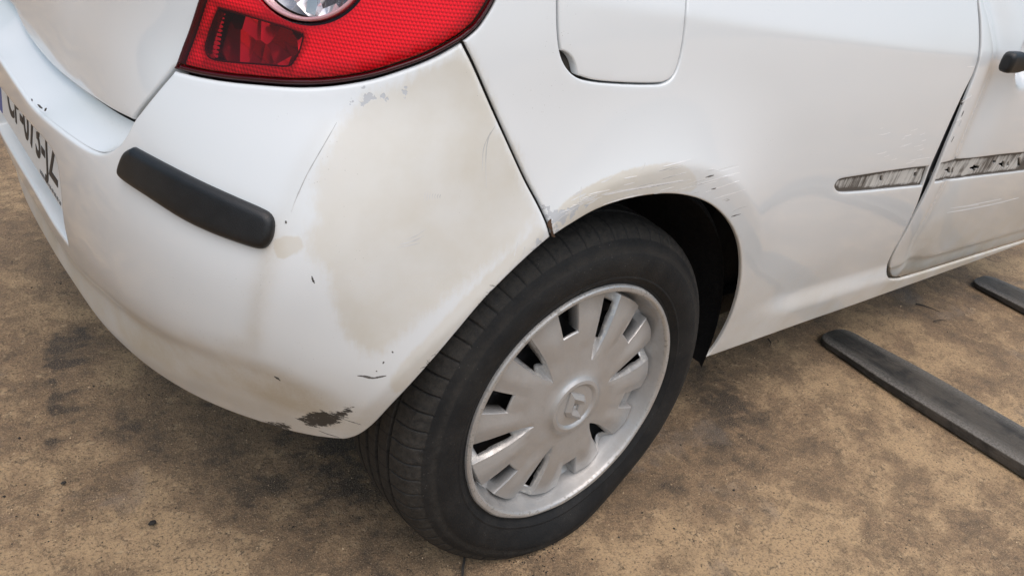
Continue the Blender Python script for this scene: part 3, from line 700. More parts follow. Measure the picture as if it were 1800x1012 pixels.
# ---- door handle
def handle():
    c = at(_cup[0], _cup[1], door_extra(_cup[0], _cup[1])); z0 = _cup[1]
    o = hit0([(1749, 106)])[0]; x0 = o[0]+CX-0.016
    ys = -float(BB(o[1]))-0.030
    V = []; F = []; ns, nr = 30, 16; L = 0.20
    for i in range(ns):
        t = (i/(ns-1))**2.2; x = x0+t*L
        e = min(1, math.sqrt(max(0, 1-((0.055-min(t, 0.055))/0.055)**2)))*min(1, math.sqrt(max(0, 1-((max(t, 0.96)-0.96)/0.04)**2))+0.02)
        hz = (0.0195-0.004*smooth(np.array((t-0.20)/0.15)))*(0.55+0.45*e); hy = 0.013*(0.5+0.5*e)
        yc = ys+0.004*math.cos(t*math.pi*2); zc_ = o[1]+0.004-0.012*t*0
        for j in range(nr):
            a = 2*math.pi*j/nr; ca, sa = math.cos(a), math.sin(a)
            V.append((x, yc-hy*math.copysign(abs(ca)**0.6, ca), zc_+hz*math.copysign(abs(sa)**0.6, sa)))
    F = [(i*nr+j, i*nr+(j+1) % nr, (i+1)*nr+(j+1) % nr, (i+1)*nr+j) for i in range(ns-1) for j in range(nr)]
    F += [tuple(range(nr))[::-1], tuple((ns-1)*nr+j for j in range(nr))]
    h = mesh_obj('door_handle', V, F, BLACKPL, door, sharp=50)
handle()

# ---- tail light
light_loop = np.vstack([q_lightb, q_lightr[1:], np.array([[q_lightr[-1, 0]-0.005, ZTOP-0.06], [q_lightl[-1, 0]+0.03, ZTOP-0.04]]), q_lightl[::-1][:-1]])
CIRC = hit(catmull([(542+106*math.cos(a), -72+110*math.sin(a)) for a in np.linspace(0, 2*math.pi, 25)], 3))[:-1]
CHAMB = hit(catmull([(376, 12), (430, 27), (490, 45), (525, 58), (529, 64), (522, 90), (512, 108), (500, 117), (450, 113), (390, 108), (362, 102), (352, 88), (354, 70), (366, 35)], 3))
tail = panel('tail_light', light_loop, LAMPD, car, off=-0.045, lip=0.001, res=0.03, flange=0, gap=-0.001)
tail['label'] = 'red tail light with round clear lamp'
panel('lens_rim', light_loop, REDRIM, tail, holes=[(inset(ccw(resample(light_loop, 0.004, True)), 0.0055), 0, 0.006)], off=0.0008, lip=0.003, res=0.006, flange=0.030, gap=0.0008)
panel('red_lens', inset(ccw(resample(light_loop, 0.004, True)), 0.0055), RED, tail, holes=[(CIRC, 0.002, 0.004)], off=0.0012, lip=0.0015, res=0.012, flange=0.002, gap=0.0002)
rp = inset(ccw(resample(light_loop, 0.004, True)), 0.004)
panel('reflector_plate', rp, REFLEX, tail, holes=[(CIRC, 0.004, 0.0), (CHAMB, 0.0, 0.0)], off=-0.006, lip=0.001, res=0.008, flange=0.02, gap=0.003, attrs=dict(edge=lambda q: smooth(1-np.minimum(dist_poly(q, rp)/0.022, dist_poly(q, CHAMB)/0.006))))
panel('lamp_chamber', CHAMB, LAMPD, tail, off=-0.006, lip=0.0005, res=0.01, flange=0.030, gap=0.0, holes=[(inset(ccw(resample(CHAMB, 0.004, True)), 0.0015), 0, 0.028)])
chq = ccw(resample(CHAMB, 0.004, True)); mn_, mx_ = chq.min(0), chq.max(0)
fac = panel('chamber_reflector', CHAMB, FACET, tail, off=lambda s, z: -0.026+0.012*((np.asarray(s)-mn_[0])/(mx_[0]-mn_[0])-0.5), lip=0.0005, res=0.01, flange=0, gap=0.001)
# ribbed inner edge of the chamber
for i in range(11):
    t = i/10; a = np.array([374, 22])*(1-t)+np.array([362, 95])*t; d = np.array([11, 2.5])
    ribbon('chamber_rib', [tuple(a-d*.5), tuple(a), tuple(a+d*.7)], 0.0040, CHROME, fac, off=-0.012, k=4)
panel('lamp_ring', CIRC, PINKR, tail, holes=[(inset(ccw(resample(CIRC, 0.004, True)), 0.004), 0, 0.012)], off=0.0012, lip=0.002, res=0.005, flange=0.012, gap=0.0)
panel('clear_lens', inset(ccw(resample(CIRC, 0.004, True)), 0.004), CLEAR, tail, off=0.0005, lip=0.0015, res=0.012, flange=0.0, gap=0.0002, bulge=0.006)
cc = CIRC.mean(0)
bowl = panel('lamp_bowl', CIRC, FACET, tail, off=lambda s, z: -0.035+0.030*np.clip(np.hypot(np.asarray(s)-cc[0], np.asarray(z)-cc[1])/0.075, 0, 1)**2, lip=0.0005, res=0.006, flange=0, gap=0.005)
backing('lamp_divider', [(541, -40), (540, 0), (536, 24)], 0.012, -0.012, CHROME, bowl)

# ---- number plate
def plate():
    s0 = hit([(103, 360)], -0.034)[0]; pz = 0.507; P = base(np.array([-0.75, -1.2]), np.array([pz, pz])) 
    xw = -0.5775+0.0165; Lh, Hh = 0.26, 0.055; yc = -0.100; tilt = math.radians(4)
    def pt(u, v, w): # u: toward the right side of the car (-y), v: up, w: rearward
        return (xw - w*math.cos(tilt) + v*math.sin(tilt), yc-u, pz+v*math.cos(tilt)+w*math.sin(tilt))
    def boxm(name, u0, u1, v0, v1, w0, w1, mat, par):
        V = [pt(u, v, w) for w in (w0, w1) for (u, v) in ((u0, v0), (u1, v0), (u1, v1), (u0, v1))]
        return mesh_obj(name, V, [(0, 1, 2, 3), (4, 5, 6, 7), (0, 1, 5, 4), (1, 2, 6, 5), (2, 3, 7, 6), (3, 0, 4, 7)], mat, par, smooth=False)
    pl = boxm('number_plate', -Lh, Lh, -Hh, Hh, 0, 0.002, PLATEW, car)
    boxm('blue_band', -Lh+0.002, -Lh+0.042, -Hh+0.002, Hh-0.002, 0.002, 0.0026, PLATEB, pl)
    boxm('blue_band', Lh-0.042, Lh-0.002, -Hh+0.002, Hh-0.002, 0.002, 0.0026, PLATEB, pl)
    def text(name, body, size, u, v, sx=1.0, bold=0.0, mat=INK):
        c = bpy.data.curves.new(name, 'FONT'); c.body = body; c.size = size; c.align_x = 'CENTER'; c.align_y = 'BOTTOM_BASELINE'; c.extrude = 0.0003; c.offset = bold
        t = bpy.data.objects.new(name, c); COL.objects.link(t); dg = bpy.context.evaluated_depsgraph_get(); dg.update()
        me = bpy.data.meshes.new_from_object(t.evaluated_get(dg)); bpy.data.objects.remove(t)
        V = [pt(u+q.co.x*sx, v+q.co.y, 0.0024+q.co.z) for q in me.vertices]; F = [tuple(p.vertices) for p in me.polygons]
        return mesh_obj(name, V, F, mat, pl, smooth=False)
    text('plate_lettering', 'CP-073-JZ', 0.094, 0.0, -0.028, 0.84, 0.0014)
    text('plate_small_print', 'UZERVIEZ / 06 09 83 05 28', 0.0085, 0.120, -0.0515, 1.3, 0.0, INKG)
plate()

# ---- wheel
TOE, CAMB = 0.0105, 0.0288
WO = np.array([0.0, -0.83, ZC])
WN = np.array([math.sin(TOE), -math.cos(TOE)*math.cos(CAMB), math.sin(CAMB)]); WN /= np.linalg.norm(WN)
WU = -np.cross(WN, [0, 0, 1]); WU /= np.linalg.norm(WU); WV = np.cross(WN, WU)
if WV[2] < 0: WV = -WV
def wl_(r, th, h): return WO + WU*(r*math.cos(th)) + WV*(r*math.sin(th)) + WN*h
def lathe(name, prof_, n, mat, parent, sharp=35, closed=False):
    V = [wl_(r, 2*math.pi*j/n, h) for (r, h) in prof_ for j in range(n)]; m = len(prof_)
    F = [(i*n+j, (i+1)*n+j, (i+1)*n+(j+1) % n, i*n+(j+1) % n) for i in range(m-1) for j in range(n)]
    return mesh_obj(name, V, F, mat, parent, sharp=sharp)
wheel = lathe('wheel', [(0.001, -.052), (.05, -.052), (.07, -.058), (.10, -.062), (.135, -.055), (.16, -.062), (.172, -.085), (.178, -.12), (.183, -.15), (.19, -.16), (.205, -.165), (.205, -.17)], 72, STEEL, car)
lathe('wheel_flange', [(.172, -.080), (.185, -.060), (.192, -.045), (.199, -.024), (.2035, -.015), (.2045, -.017), (.20, -.03)], 96, STEEL, wheel)
for j in range(10):                                    # bolts and vent bosses of the steel disc
    a = 2*math.pi*(j+.4)/10; V = []
    for k, (rr_, hh) in enumerate(((.014, -.062), (.012, -.045), (.0001, -.043))):
        for i in range(10):
            b = 2*math.pi*i/10; V.append(wl_(.135, a, hh)+WU*rr_*math.cos(b)+WV*rr_*math.sin(b))
    mesh_obj('wheel_boss', V, [(k*10+i, k*10+(i+1) % 10, (k+1)*10+(i+1) % 10, (k+1)*10+i) for k in range(2) for i in range(10)], STEEL, wheel, sharp=40)

def tyre():
    np_ = 66; offs = [0, .10, .16, .30, .45, .60, .75, .88]
    cols = [(k+o)/np_*2*math.pi for k in range(np_) for o in offs]; ing = [1 if i in (1,) else 0 for k in range(np_) for i in range(len(offs))]
    pr = [(.190, -.030, 0), (.1955, -.016, 0), (.200, -.011, 0), (.204, -.0085, 0), (.2055, -.0055, 0), (.208, -.005, 0), (.2105, -.0045, 0), (.2125, -.0018, 0), (.2185, .0018, 0), (.2195, .0030, 0), (.2215, .0032, 0), (.2225, .0028, 0), (.230, .0055, 0), (.240, .0072, 0), (.250, .0068, 0), (.258, .0048, 0), (.2605, .0030, 0), (.265, .0022, 0), (.272, -.001, 0.0), (.2775, -.0045, .0), (.279, -.0058, .55), (.283, -.0085, 1), (.2875, -.0125, 1), (.2915, -.0175, 1), (.2945, -.0235, 1), (.2968, -.031, 1), (.2985, -.042, 1), (.2990, -.050, .9),
          (.2992, -.0515, 0), (.2935, -.0525, 0), (.2935, -.0575, 0), (.2998, -.0585, 0), (.3005, -.066, 0), (.301, -.078, 0), (.295, -.0795, 0), (.295, -.0855, 0), (.3012, -.087, 0), (.3012, -.104, 0), (.295, -.1055, 0), (.295, -.1115, 0), (.301, -.113, 0), (.300, -.132, 0), (.294, -.1335, 0), (.294, -.1385, 0), (.2992, -.140, 0), (.2968, -.158, 0), (.290, -.172, 0), (.278, -.182, 0), (.255, -.190, 0), (.235, -.190, 0), (.215, -.182, 0), (.200, -.172, 0)]
    n = len(cols); V = []; tr = []
    for i_, (r, h, g) in enumerate(pr):
        for j, th in enumerate(cols):
            i = i_-3; sk = (i-21)*0.0018 if i >= 17 else 0
            dep = 0.0024*g*(0.55+0.45*math.sin(j*0.37)**2) if ing[j] else 0
            # a softer sipe in the middle of each block
            if j % len(offs) == 5: dep = max(dep, 0.0007*g)
            rr_, hh = r-dep*(0.55 if i < 22 else 1.0), h-dep*(0.75 if i < 22 else 0.1)
            p = wl_(rr_, th+sk, hh)
            V.append(p); tr.append(1.0 if i >= 17 and i <= 44 and not ing[j] else (0.55 if i in (13, 14) else 0.0))
    V = np.array(V)
    # squash on the ground, sidewall bulging outward near the contact patch
    low = smooth((0.075-V[:, 2])/0.075); dx = np.exp(-(V[:, 0]/0.16)**2)
    rad = np.hypot(V[:, 0], V[:, 2]-ZC); side = smooth((0.299-rad)/0.02)*smooth((rad-0.205)/0.03)
    hh = (V-WO)@WN; sgn = np.where(hh > -0.09, 1, -1)
    blg = (0.016*low*dx)*np.where(np.abs(hh+0.09) > 0.06, 1, 0)
    V = V + WN*(blg*sgn)[:, None]
    zmin = 0.0015; t = V[:, 2]
    V[:, 2] = np.where(t < 0.012, zmin+0.0105*np.exp((t-0.012)/0.0105), t); V[:, 2] = np.maximum(V[:, 2], zmin)
    m = len(pr); F = [(i*n+j, (i+1)*n+j, (i+1)*n+(j+1) % n, i*n+(j+1) % n) for i in range(m-1) for j in range(n)]
    return mesh_obj('tyre', V, F, TYRE, wheel, sharp=32, attrs={'tread': tr})
tyre()

def hubcap():
    NI = .128
    rs = [.0005, .01, .02, .03, .0355, .0373, .0390, .041, .0435, .046, .0485, .051, .0535, .057, .065, .072, .076, .082, .088, .095, .102, .109, .115, .121, .1265, .1305, .132, .1328, .1338, .140, .147, .153, .159, .1665, .168, .172, .176, .180, .182, .183, .1845, .187, .1895, .1915, .1933, .1945, .1955, .1975, .200, .203, .2052, .2065, .2060]
    HBr = [0, .0355, .0390, .041, .046, .051, .057, .065, .080, .12, .15, .182, .183]; HBh = [-.0045, -.0045, -.0014, -.0006, -.0014, -.0062, -.0088, -.0094, -.0103, -.0130, -.0165, -.0225, -.0235]
    HDr = [.132, .1665, .168, .176, .1845, .191, .1945, .1955]; HDh = [-.034, -.042, -.0460, -.0440, -.0385, -.0200, -.0055, -.0025]
    LIr = [.1955, .1975, .200, .203, .2052, .2065]; LIh = [-.0025, -.0004, .0004, 0, -.0016, -.0045]
    half = [0, .10, .20, .30, .37, .405, .435, .45, .47, .55, .7, .85, 1.0]
    ts = [-t for t in half[::-1]][:-1]+half; ts = ts[:-1]      # one sector, last column belongs to the next
    V = []; wear = []; lip = []; info = []; nsec = 12; nt = len(ts)
    for i, r in enumerate(rs):
        for k in range(nsec):
            leaf = (k % 2 == 0); c = R(12+30*k)
            for t in ts:
                at_ = abs(t); sg = 1 if t >= 0 else -1
                if leaf:
                    wd_ = np.interp(r, [.076, .082, .095, .12, .15, .183], [0.0008, .0028, .0072, .0130, .0170, .0205]); e = wd_/max(r, .02); e = e if r > .0755 else R(6.2)
                else: e = R(6.2)+0.0*r
                e = min(e, R(8)); th = c+sg*((at_/.45)*e if at_ <= .45 else e+(at_-.45)/.55*(R(15)-e))
                hb = np.interp(r, HBr, HBh); w_ = 0.0
                if r >= .1840:
                    h = np.interp(r, HDr, HDh) if r < .1955 else np.interp(r, LIr, LIh)
                    if i == len(rs)-1: h = -.010
                elif leaf:
                    dp = np.interp(r, [.076, .088, .11, .14, .183], [0, .009, .021, .026, .0165 if r > .165 else .026])
                    dp = min(dp, hb-np.interp(r, HDr, HDh) if r > .150 else 1)
                    f = 1-min(1, at_/.45)**1.7 if at_ < .45 else 0
                    h = hb-dp*f
                    if .42 < at_ < .48 and dp > .002: h -= .0010
                    if 0.1 < at_ < .45 and r > .09: w_ = .45
                else:
                    if r <= .132 or at_ >= .45: h = hb - (.0014 if (abs(at_-.45) < .001 and r > .132) or (abs(r-.132) < .0003 and at_ <= .45) else 0)
                    elif at_ >= .435: h = hb-.0035
                    elif r <= .1328: h = hb-.0035
                    else: h = np.interp(r, HDr, HDh)
                    if .46 < at_ < .56 and .13 < r < .17: w_ = .32
                    if r <= .1328 and r > .128 and at_ < .5: w_ = .3
                if r < .1840 and r > .085 and at_ > .45: h += .0034*float(smooth(np.array((at_-.45)/.55)))*float(smooth(np.array((r-.085)/.05)))
                if r > .1945: w_ = .5
                rj = r
                if r > .198: rj = r*(1+.0035*math.sin(th*5+1)+.002*math.sin(th*17+2)*(1 if math.sin(th) < -.3 else .3))
                V.append(wl_(rj, th, h)); wear.append(w_); lip.append(1.0 if r > .1945 else 0.0)
                info.append((r, at_, leaf))
    n = nsec*nt; F = []
    for i in range(len(rs)-1):
        for j in range(n):
            q = (i*n+j, (i+1)*n+j, (i+1)*n+(j+1) % n, i*n+(j+1) % n)
            rm = 0.5*(rs[i]+rs[i+1]); am = 0.5*(ts[j % nt]+(ts[(j+1) % nt] if (j+1) % nt else 1.0)); am = abs(am); leaf = (j//nt) % 2 == 0
            if leaf and .106 < rm < .168 and am < .29: continue
            if (not leaf) and .1330 < rm < .1675 and am < .42: continue
            F.append(q)
    o = mesh_obj('hub_cap', V, F, HUB, wheel, sharp=28, attrs=dict(wear=wear, lip=lip))
    sm = o.modifiers.new('thick', 'SOLIDIFY'); sm.thickness = 0.0022; sm.offset = -1
    o['label'] = 'scratched silver hub cap with twelve flat blades'
    return o
hubcap()
def badge():
    rot_ = R(BADGE_ROT); k_ = 1.26
    def loop(hw, hh, cut, h):
        # lozenge with its side corners cut flat
        pts = [(0, hh), (hw, cut), (hw, -cut), (0, -hh), (-hw, -cut), (-hw, cut)]
        return [wl_(math.hypot(x, y), math.atan2(y, x)+rot_, h) for x, y in pts]
    L = [loop(k_*.0165, k_*.0285, .006, -.0048), loop(k_*.0160, k_*.0278, .0058, -.0020), loop(k_*.0108, k_*.0190, .0035, .0036), loop(k_*.0046, k_*.0085, .0006, -.0010), loop(k_*.0040, k_*.0075, .0005, -.0048)]
    V = [p for l in L for p in l]; F = [(i*6+j, i*6+(j+1) % 6, (i+1)*6+(j+1) % 6, (i+1)*6+j) for i in range(4) for j in range(6)]
    mesh_obj('diamond_badge', V, F, BADGE, wheel, smooth=False, attrs=dict(wear=[0.1]*len(V), lip=[0.0]*len(V)))
BADGE_ROT = 28
badge()

# ---- wheel arch liner, underbody
def liner():
    n = 60; V = []; r0 = 0.352; zc = ZC+0.015
    ys_ = [-0.805, -0.79, -0.70, -0.60, -0.56]
    for k, y in enumerate(ys_):
        for i in range(n):
            a = R(-11+176*i/(n-1)); rr_ = r0-(0.012 if k == 0 else 0)
            V.append((rr_*math.cos(a)*1.03, y+0.0, max(zc+rr_*math.sin(a), 0.19)))
    F = [(k*n+i, (k+1)*n+i, (k+1)*n+i+1, k*n+i+1) for k in range(len(ys_)-1) for i in range(n-1)]
    b = len(V); V.append((0, -.56, zc)); F += [((len(ys_)-1)*n+i, (len(ys_)-1)*n+i+1, b) for i in range(n-1)]
    return mesh_obj('wheel_arch_liner', V, F, LINER, car, sharp=50)
liner()
def box(name, x0, x1, y0, y1, z0, z1, mat, parent):
    V = [(x, y, z) for x in (x0, x1) for y in (y0, y1) for z in (z0, z1)]
    return mesh_obj(name, V, [(0, 1, 3, 2), (4, 6, 7, 5), (0, 4, 5, 1), (2, 3, 7, 6), (0, 2, 6, 4), (1, 5, 7, 3)], mat, parent, smooth=False)
def slab(name, P, z0, z1, mat, parent):
    n = len(P); V = [(x, y, z0) for x, y in P]+[(x, y, z1) for x, y in P]
    return mesh_obj(name, V, [tuple(range(n))[::-1], tuple(range(n, 2*n))]+[(i, (i+1) % n, n+(i+1) % n, n+i) for i in range(n)], mat, parent, smooth=False)
slab('underbody', [(-.36, -.62), (-.43, -.50), (-.48, -.25), (-.50, .1), (-.48, .35), (-.43, .55), (-.36, .66), (2.1, .70), (2.1, -.72), (.43, -.72), (.37, -.55), (-.33, -.55)], .255, .30, UNDER, car)
slab('floor_pan', [(-.30, -.55), (-.40, -.40), (-.42, .4), (-.30, .60), (2.1, .70), (2.1, -.70), (.40, -.70), (.38, -.55)], .302, .62, UNDER, car)
slab('cabin_core', [(-.38, -.50), (-.42, .45), (2.1, .70), (2.1, -.74), (.42, -.74), (.10, -.72), (-.15, -.68)], .70, .985, UNDER, car)

# ---- scratches and chips on the paint
def scr(px, w, mat=SCRD, par=None, name='scratch', off=0.00012): ribbon(name, px, w, mat, par or bumper, off=off, k=5)
scr([(628, 660), (640, 661), (655, 664), (668, 662), (679, 660)], .0030)
for p in [[(482, 661), (487, 664), (493, 669)], [(689, 617), (691, 620)], [(675, 635), (673, 639)], [(661, 651), (663, 653)], [(502, 388), (503, 393)], [(548, 485), (550, 492), (553, 498)]]:
    scr(p, .004 if p[0][0] == 482 else .0022, SCRD, name='paint_chip')
scr([(592, 215), (575, 245), (553, 283), (538, 310), (522, 345), (512, 372)], .0011, SCRG)
scr([(702, 430), (715, 427), (730, 422), (745, 414)], .0016, SCRG); scr([(698, 435), (720, 431), (738, 427)], .0014, SCRG); scr([(712, 421), (730, 415), (750, 402)], .0010, SCRG)
scr([(870, 222), (858, 245), (854, 280), (855, 330)], .0010, SCRG); scr([(862, 232), (850, 262), (848, 300)], .0009, SCRG)
for i in range(7): scr([(748+i*4.5, 338+i*.6), (746+i*4.5, 346), (747+i*4.5, 354-i)], .0010, SCRG)
scr([(910, 425), (907, 437), (904, 450)], .0022, SCRG); scr([(923, 433), (920, 445)], .0012, SCRG); scr([(596, 768), (575, 762), (560, 756)], .0012); scr([(600, 735), (618, 741), (635, 746)], .0012)
Q = quarter
for px, w, mt in [([(1062, 343), (1100, 335), (1150, 326), (1200, 317)], .0026, SCRW), ([(1075, 340), (1130, 331), (1180, 322), (1215, 316)], .0012, SCRG), ([(1240, 312), (1255, 308)], .0022, SCRD), ([(1250, 333), (1259, 331)], .0020, SCRD), ([(1285, 381), (1302, 376)], .0020, SCRD), ([(1275, 353), (1283, 351)], .0022, SCRG), ([(1286, 373), (1300, 366), (1315, 362)], .0010, SCRG), ([(1215, 341), (1230, 337)], .0012, SCRG),
                  ([(1150, 341), (1175, 336), (1200, 333)], .0012, SCRG), ([(1225, 325), (1260, 315), (1290, 308)], .0016, SCRW), ([(1240, 338), (1270, 328), (1300, 318)], .0018, SCRW), ([(1255, 350), (1285, 341), (1310, 333)], .0016, SCRW), ([(1015, 357), (1045, 347)], .0018, SCRG), ([(1019, 358), (1020, 345), (1022, 328)], .0010, SCRG), ([(1060, 360), (1100, 348), (1130, 342)], .0020, SCRW), ([(985, 374), (1010, 366), (1035, 352)], .0010, SCRG), ([(978, 391), (990, 380), (1007, 373)], .0014, SCRG), ([(1125, 299), (1132, 294), (1134, 286)], .0009, SCRG),
                  ([(1700, 118), (1712, 117)], .0022, SCRW), ([(1600, 282), (1640, 276)], .0016, SCRW), ([(1570, 298), (1590, 295)], .0010, SCRG)]:
    scr(px, w, mt, Q)
scr([(968, 385), (966, 394), (970, 404)], .0045, RUST, Q, 'rust_spot', off=0.0006); scr([(970, 404), (971, 412), (975, 416)], .004, RUST, Q, 'rust_spot', off=0.0006)
ribbon('paint_chip', None, .008, SCRD, Q, sz=hit([(1689, 176), (1690, 180), (1691, 184)]))
rgs = np.random.RandomState(11)
for i in range(22):
    x_, y_ = rgs.uniform(1150, 1290), rgs.uniform(298, 372)
    if y_ > 340 and x_ < 1235: continue
    L_ = rgs.uniform(10, 42)
    if not inpoly(hit([(x_-3, y_+4), (x_+L_*.5, y_-L_*.14+5)]), quart_loop).all(): continue
    scr([(x_, y_), (x_+L_*.5, y_-L_*.14), (x_+L_, y_-L_*.27)], rgs.uniform(.0006, .0014), rgs.choice([SCRW, SCRG, SCRG]), Q)
for i in range(16):
    x_, y_ = rgs.uniform(1560, 1650), rgs.uniform(200, 290); x_ = min(x_, 1690-(y_-160)*.47)
    L_ = rgs.uniform(8, 26); x_ -= 12
    scr([(x_-L_, y_), (x_-L_*.5, y_-2), (x_-4, y_-L_*.12-2)], rgs.uniform(.0008, .0018), SCRW, Q)
for i in range(15):
    x_ = rgs.uniform(1000, 1200); f_ = rgs.uniform(0.1, 0.9); yt_ = np.interp(x_, [955, 1000, 1060, 1130, 1190, 1240], [376, 342, 310, 287, 281, 292]); yb_ = np.interp(x_, [971, 1000, 1045, 1095, 1150, 1195, 1235], [417, 398, 372, 354, 344, 344, 354])
    y_ = yt_+(yb_-yt_)*f_; L_ = rgs.uniform(12, 50); sl_ = rgs.uniform(.20, .30)
    if not inpoly(hit([(x_-3, y_+4), (x_+L_, y_-L_*sl_), (x_+L_*.5, y_-L_*sl_*.5+5)]), quart_loop).all(): continue
    scr([(x_, y_), (x_+L_*.5, y_-L_*sl_*.5), (x_+L_, y_-L_*sl_)], rgs.uniform(.0006, .0015), rgs.choice([SCRW, SCRG, SCRG]), Q)
for i in range(10):
    x_, y_ = rgs.uniform(985, 1060), 0; y_ = 395-(x_-975)*.5-rgs.uniform(4, 40)
    L_ = rgs.uniform(6, 20)
    if not inpoly(hit([(x_-3, y_+4), (x_+L_, y_-L_*.5)]), quart_loop).all(): continue
    scr([(x_, y_), (x_+L_*.5, y_-L_*.2), (x_+L_, y_-L_*.5)], rgs.uniform(.0008, .0022), SCRG, Q)
for p in [[(67, 184), (71, 188), (75, 191)], [(79, 195), (82, 190)], [(56, 174), (57, 178)]]: scr(p, .0028, SCRD, bumper, 'paint_chip', off=0.0008)
def dscr(px, w, mat):
    q = hit(catmull(px, 4), door_extra); n = len(q); t = np.gradient(q, axis=0); t /= np.linalg.norm(t, axis=1, keepdims=True); nn = np.c_[-t[:, 1], t[:, 0]]
    u = np.linspace(0, 1, n); ww = w*np.sin(np.pi*np.clip(u, .05, .95))**.5; a = q+nn*ww[:, None]/2; b = q-nn*ww[:, None]/2
    V = np.vstack([at(a[:, 0], a[:, 1], door_extra(a[:, 0], a[:, 1])+.0004), at(b[:, 0], b[:, 1], door_extra(b[:, 0], b[:, 1])+.0004), at(q[:, 0], q[:, 1], door_extra(q[:, 0], q[:, 1])-.001)])
    mesh_obj('scratch', V, [(i, n+i, n+i+1, i+1) for i in range(n-1)]+[(i, i+1, 2*n+i+1, 2*n+i) for i in range(n-1)], mat, door, sharp=40)
for px, w, mt in [([(1690, 205), (1694, 195)], .003, SCRD), ([(1685, 222), (1690, 212)], .002, SCRG), ([(1672, 250), (1677, 240)], .002, SCRD), ([(1690, 180), (1708, 168)], .004, SCRW), ([(1680, 214), (1690, 208)], .003, SCRW), ([(1664, 374), (1700, 368), (1750, 358), (1790, 348)], .004, SCRW), ([(1670, 366), (1720, 360)], .003, SCRW), ([(1700, 362), (1760, 350)], .002, SCRW)]:
    dscr(px, w, mt)

# ------------------------------------------------------------------ forklift forks on the ground
def fork(tip, rear_dir, width, label):
    """a tapered steel fork lying flat, tip under the car"""
    d = np.array(rear_dir, float); d /= np.linalg.norm(d); sd_ = np.array([-d[1], d[0]])
    L = 1.25; n = 50; V = []; ed = []
    for i in range(n):
        t = (i/(n-1))**1.6*L
        w = width*0.5*(0.80+0.20*smooth(np.array(t/0.25))) * (math.sqrt(1-(1-min(1, t/0.035))**2)*0.55+0.45)
        h = 0.012+0.021*min(1, t/0.75)
        c = np.array(tip)+d*t; bv = 0.004
        prof_ = [(-w, 0.0), (-w, h-bv), (-w+bv*.3, h-bv*.3), (-w+bv, h), (-w*.4, h+.0006), (w*.4, h+.0006), (w-bv, h), (w-bv*.3, h-bv*.3), (w, h-bv), (w, 0.0)]
        for k, (a, b) in enumerate(prof_):
            p = c+sd_*a; V.append((p[0], p[1], b+0.006)); ed.append(1.0 if k in (2, 3, 6, 7) else 0.0)
    m = 10; F = [(i*m+j, i*m+(j+1) % m, (i+1)*m+(j+1) % m, (i+1)*m+j) for i in range(n-1) for j in range(m)]
    F += [tuple(range(m)), tuple((n-1)*m+j for j in range(m))[::-1]]
    o = mesh_obj('forklift_fork', V, F, FORK, None, sharp=40, attrs={'edge': ed})
    return tag(o, label, 'fork', 'forklift forks lying on the concrete')
fork((1.100, -0.672), (-0.045, -1.0), 0.150, 'worn dark steel forklift fork on the concrete, nearer the silver wheel')
fork((1.900, -0.700), (-0.045, -1.0), 0.150, 'dark steel forklift fork on the concrete, farther from the silver wheel')

# ------------------------------------------------------------------ ground litter and joint
def crumbs():
    V = []; F = []
    rg = np.random.RandomState(5)
    def lump(c, r):
        b = len(V)
        ico = [(0, 0, 1), (.9, 0, .35), (.28, .85, .35), (-.72, .52, .35), (-.72, -.52, .35), (.28, -.85, .35), (.72, .52, -.4), (-.28, .85, -.4), (-.9, 0, -.4), (-.28, -.85, -.4), (.72, -.52, -.4), (0, 0, -1)]
        k = rg.uniform(.5, 1.2, 3)*r
        for v in ico: V.append((c[0]+v[0]*k[0]*rg.uniform(.7, 1.2), c[1]+v[1]*k[1]*rg.uniform(.7, 1.2), max(0.0, .3*r+v[2]*k[2]*.6)))
        for f in [(0, 1, 2), (0, 2, 3), (0, 3, 4), (0, 4, 5), (0, 5, 1), (1, 6, 2), (2, 7, 3), (3, 8, 4), (4, 9, 5), (5, 10, 1), (6, 7, 2), (7, 8, 3), (8, 9, 4), (9, 10, 5), (10, 6, 1), (6, 11, 7), (7, 11, 8), (8, 11, 9), (9, 11, 10), (10, 11, 6)]: F.append(tuple(b+i for i in f))
    for i in range(90):
        px = (rg.normal(940, 28), rg.normal(975, 26)); g = gpos([px])[0]; lump(g, rg.uniform(.0008, .0022))
    for i in range(700):
        px = (rg.uniform(0, 1800), rg.uniform(430, 1010)); g = gpos([px])[0]; lump(g, rg.choice([.0010, .0016, .0026], p=[.6, .33, .07]))
    return mesh_obj('grit', V, F, CRUMB, None, smooth=False)
tag(crumbs(), 'dark grit and crumbs scattered over the concrete', 'grit', kind='stuff')

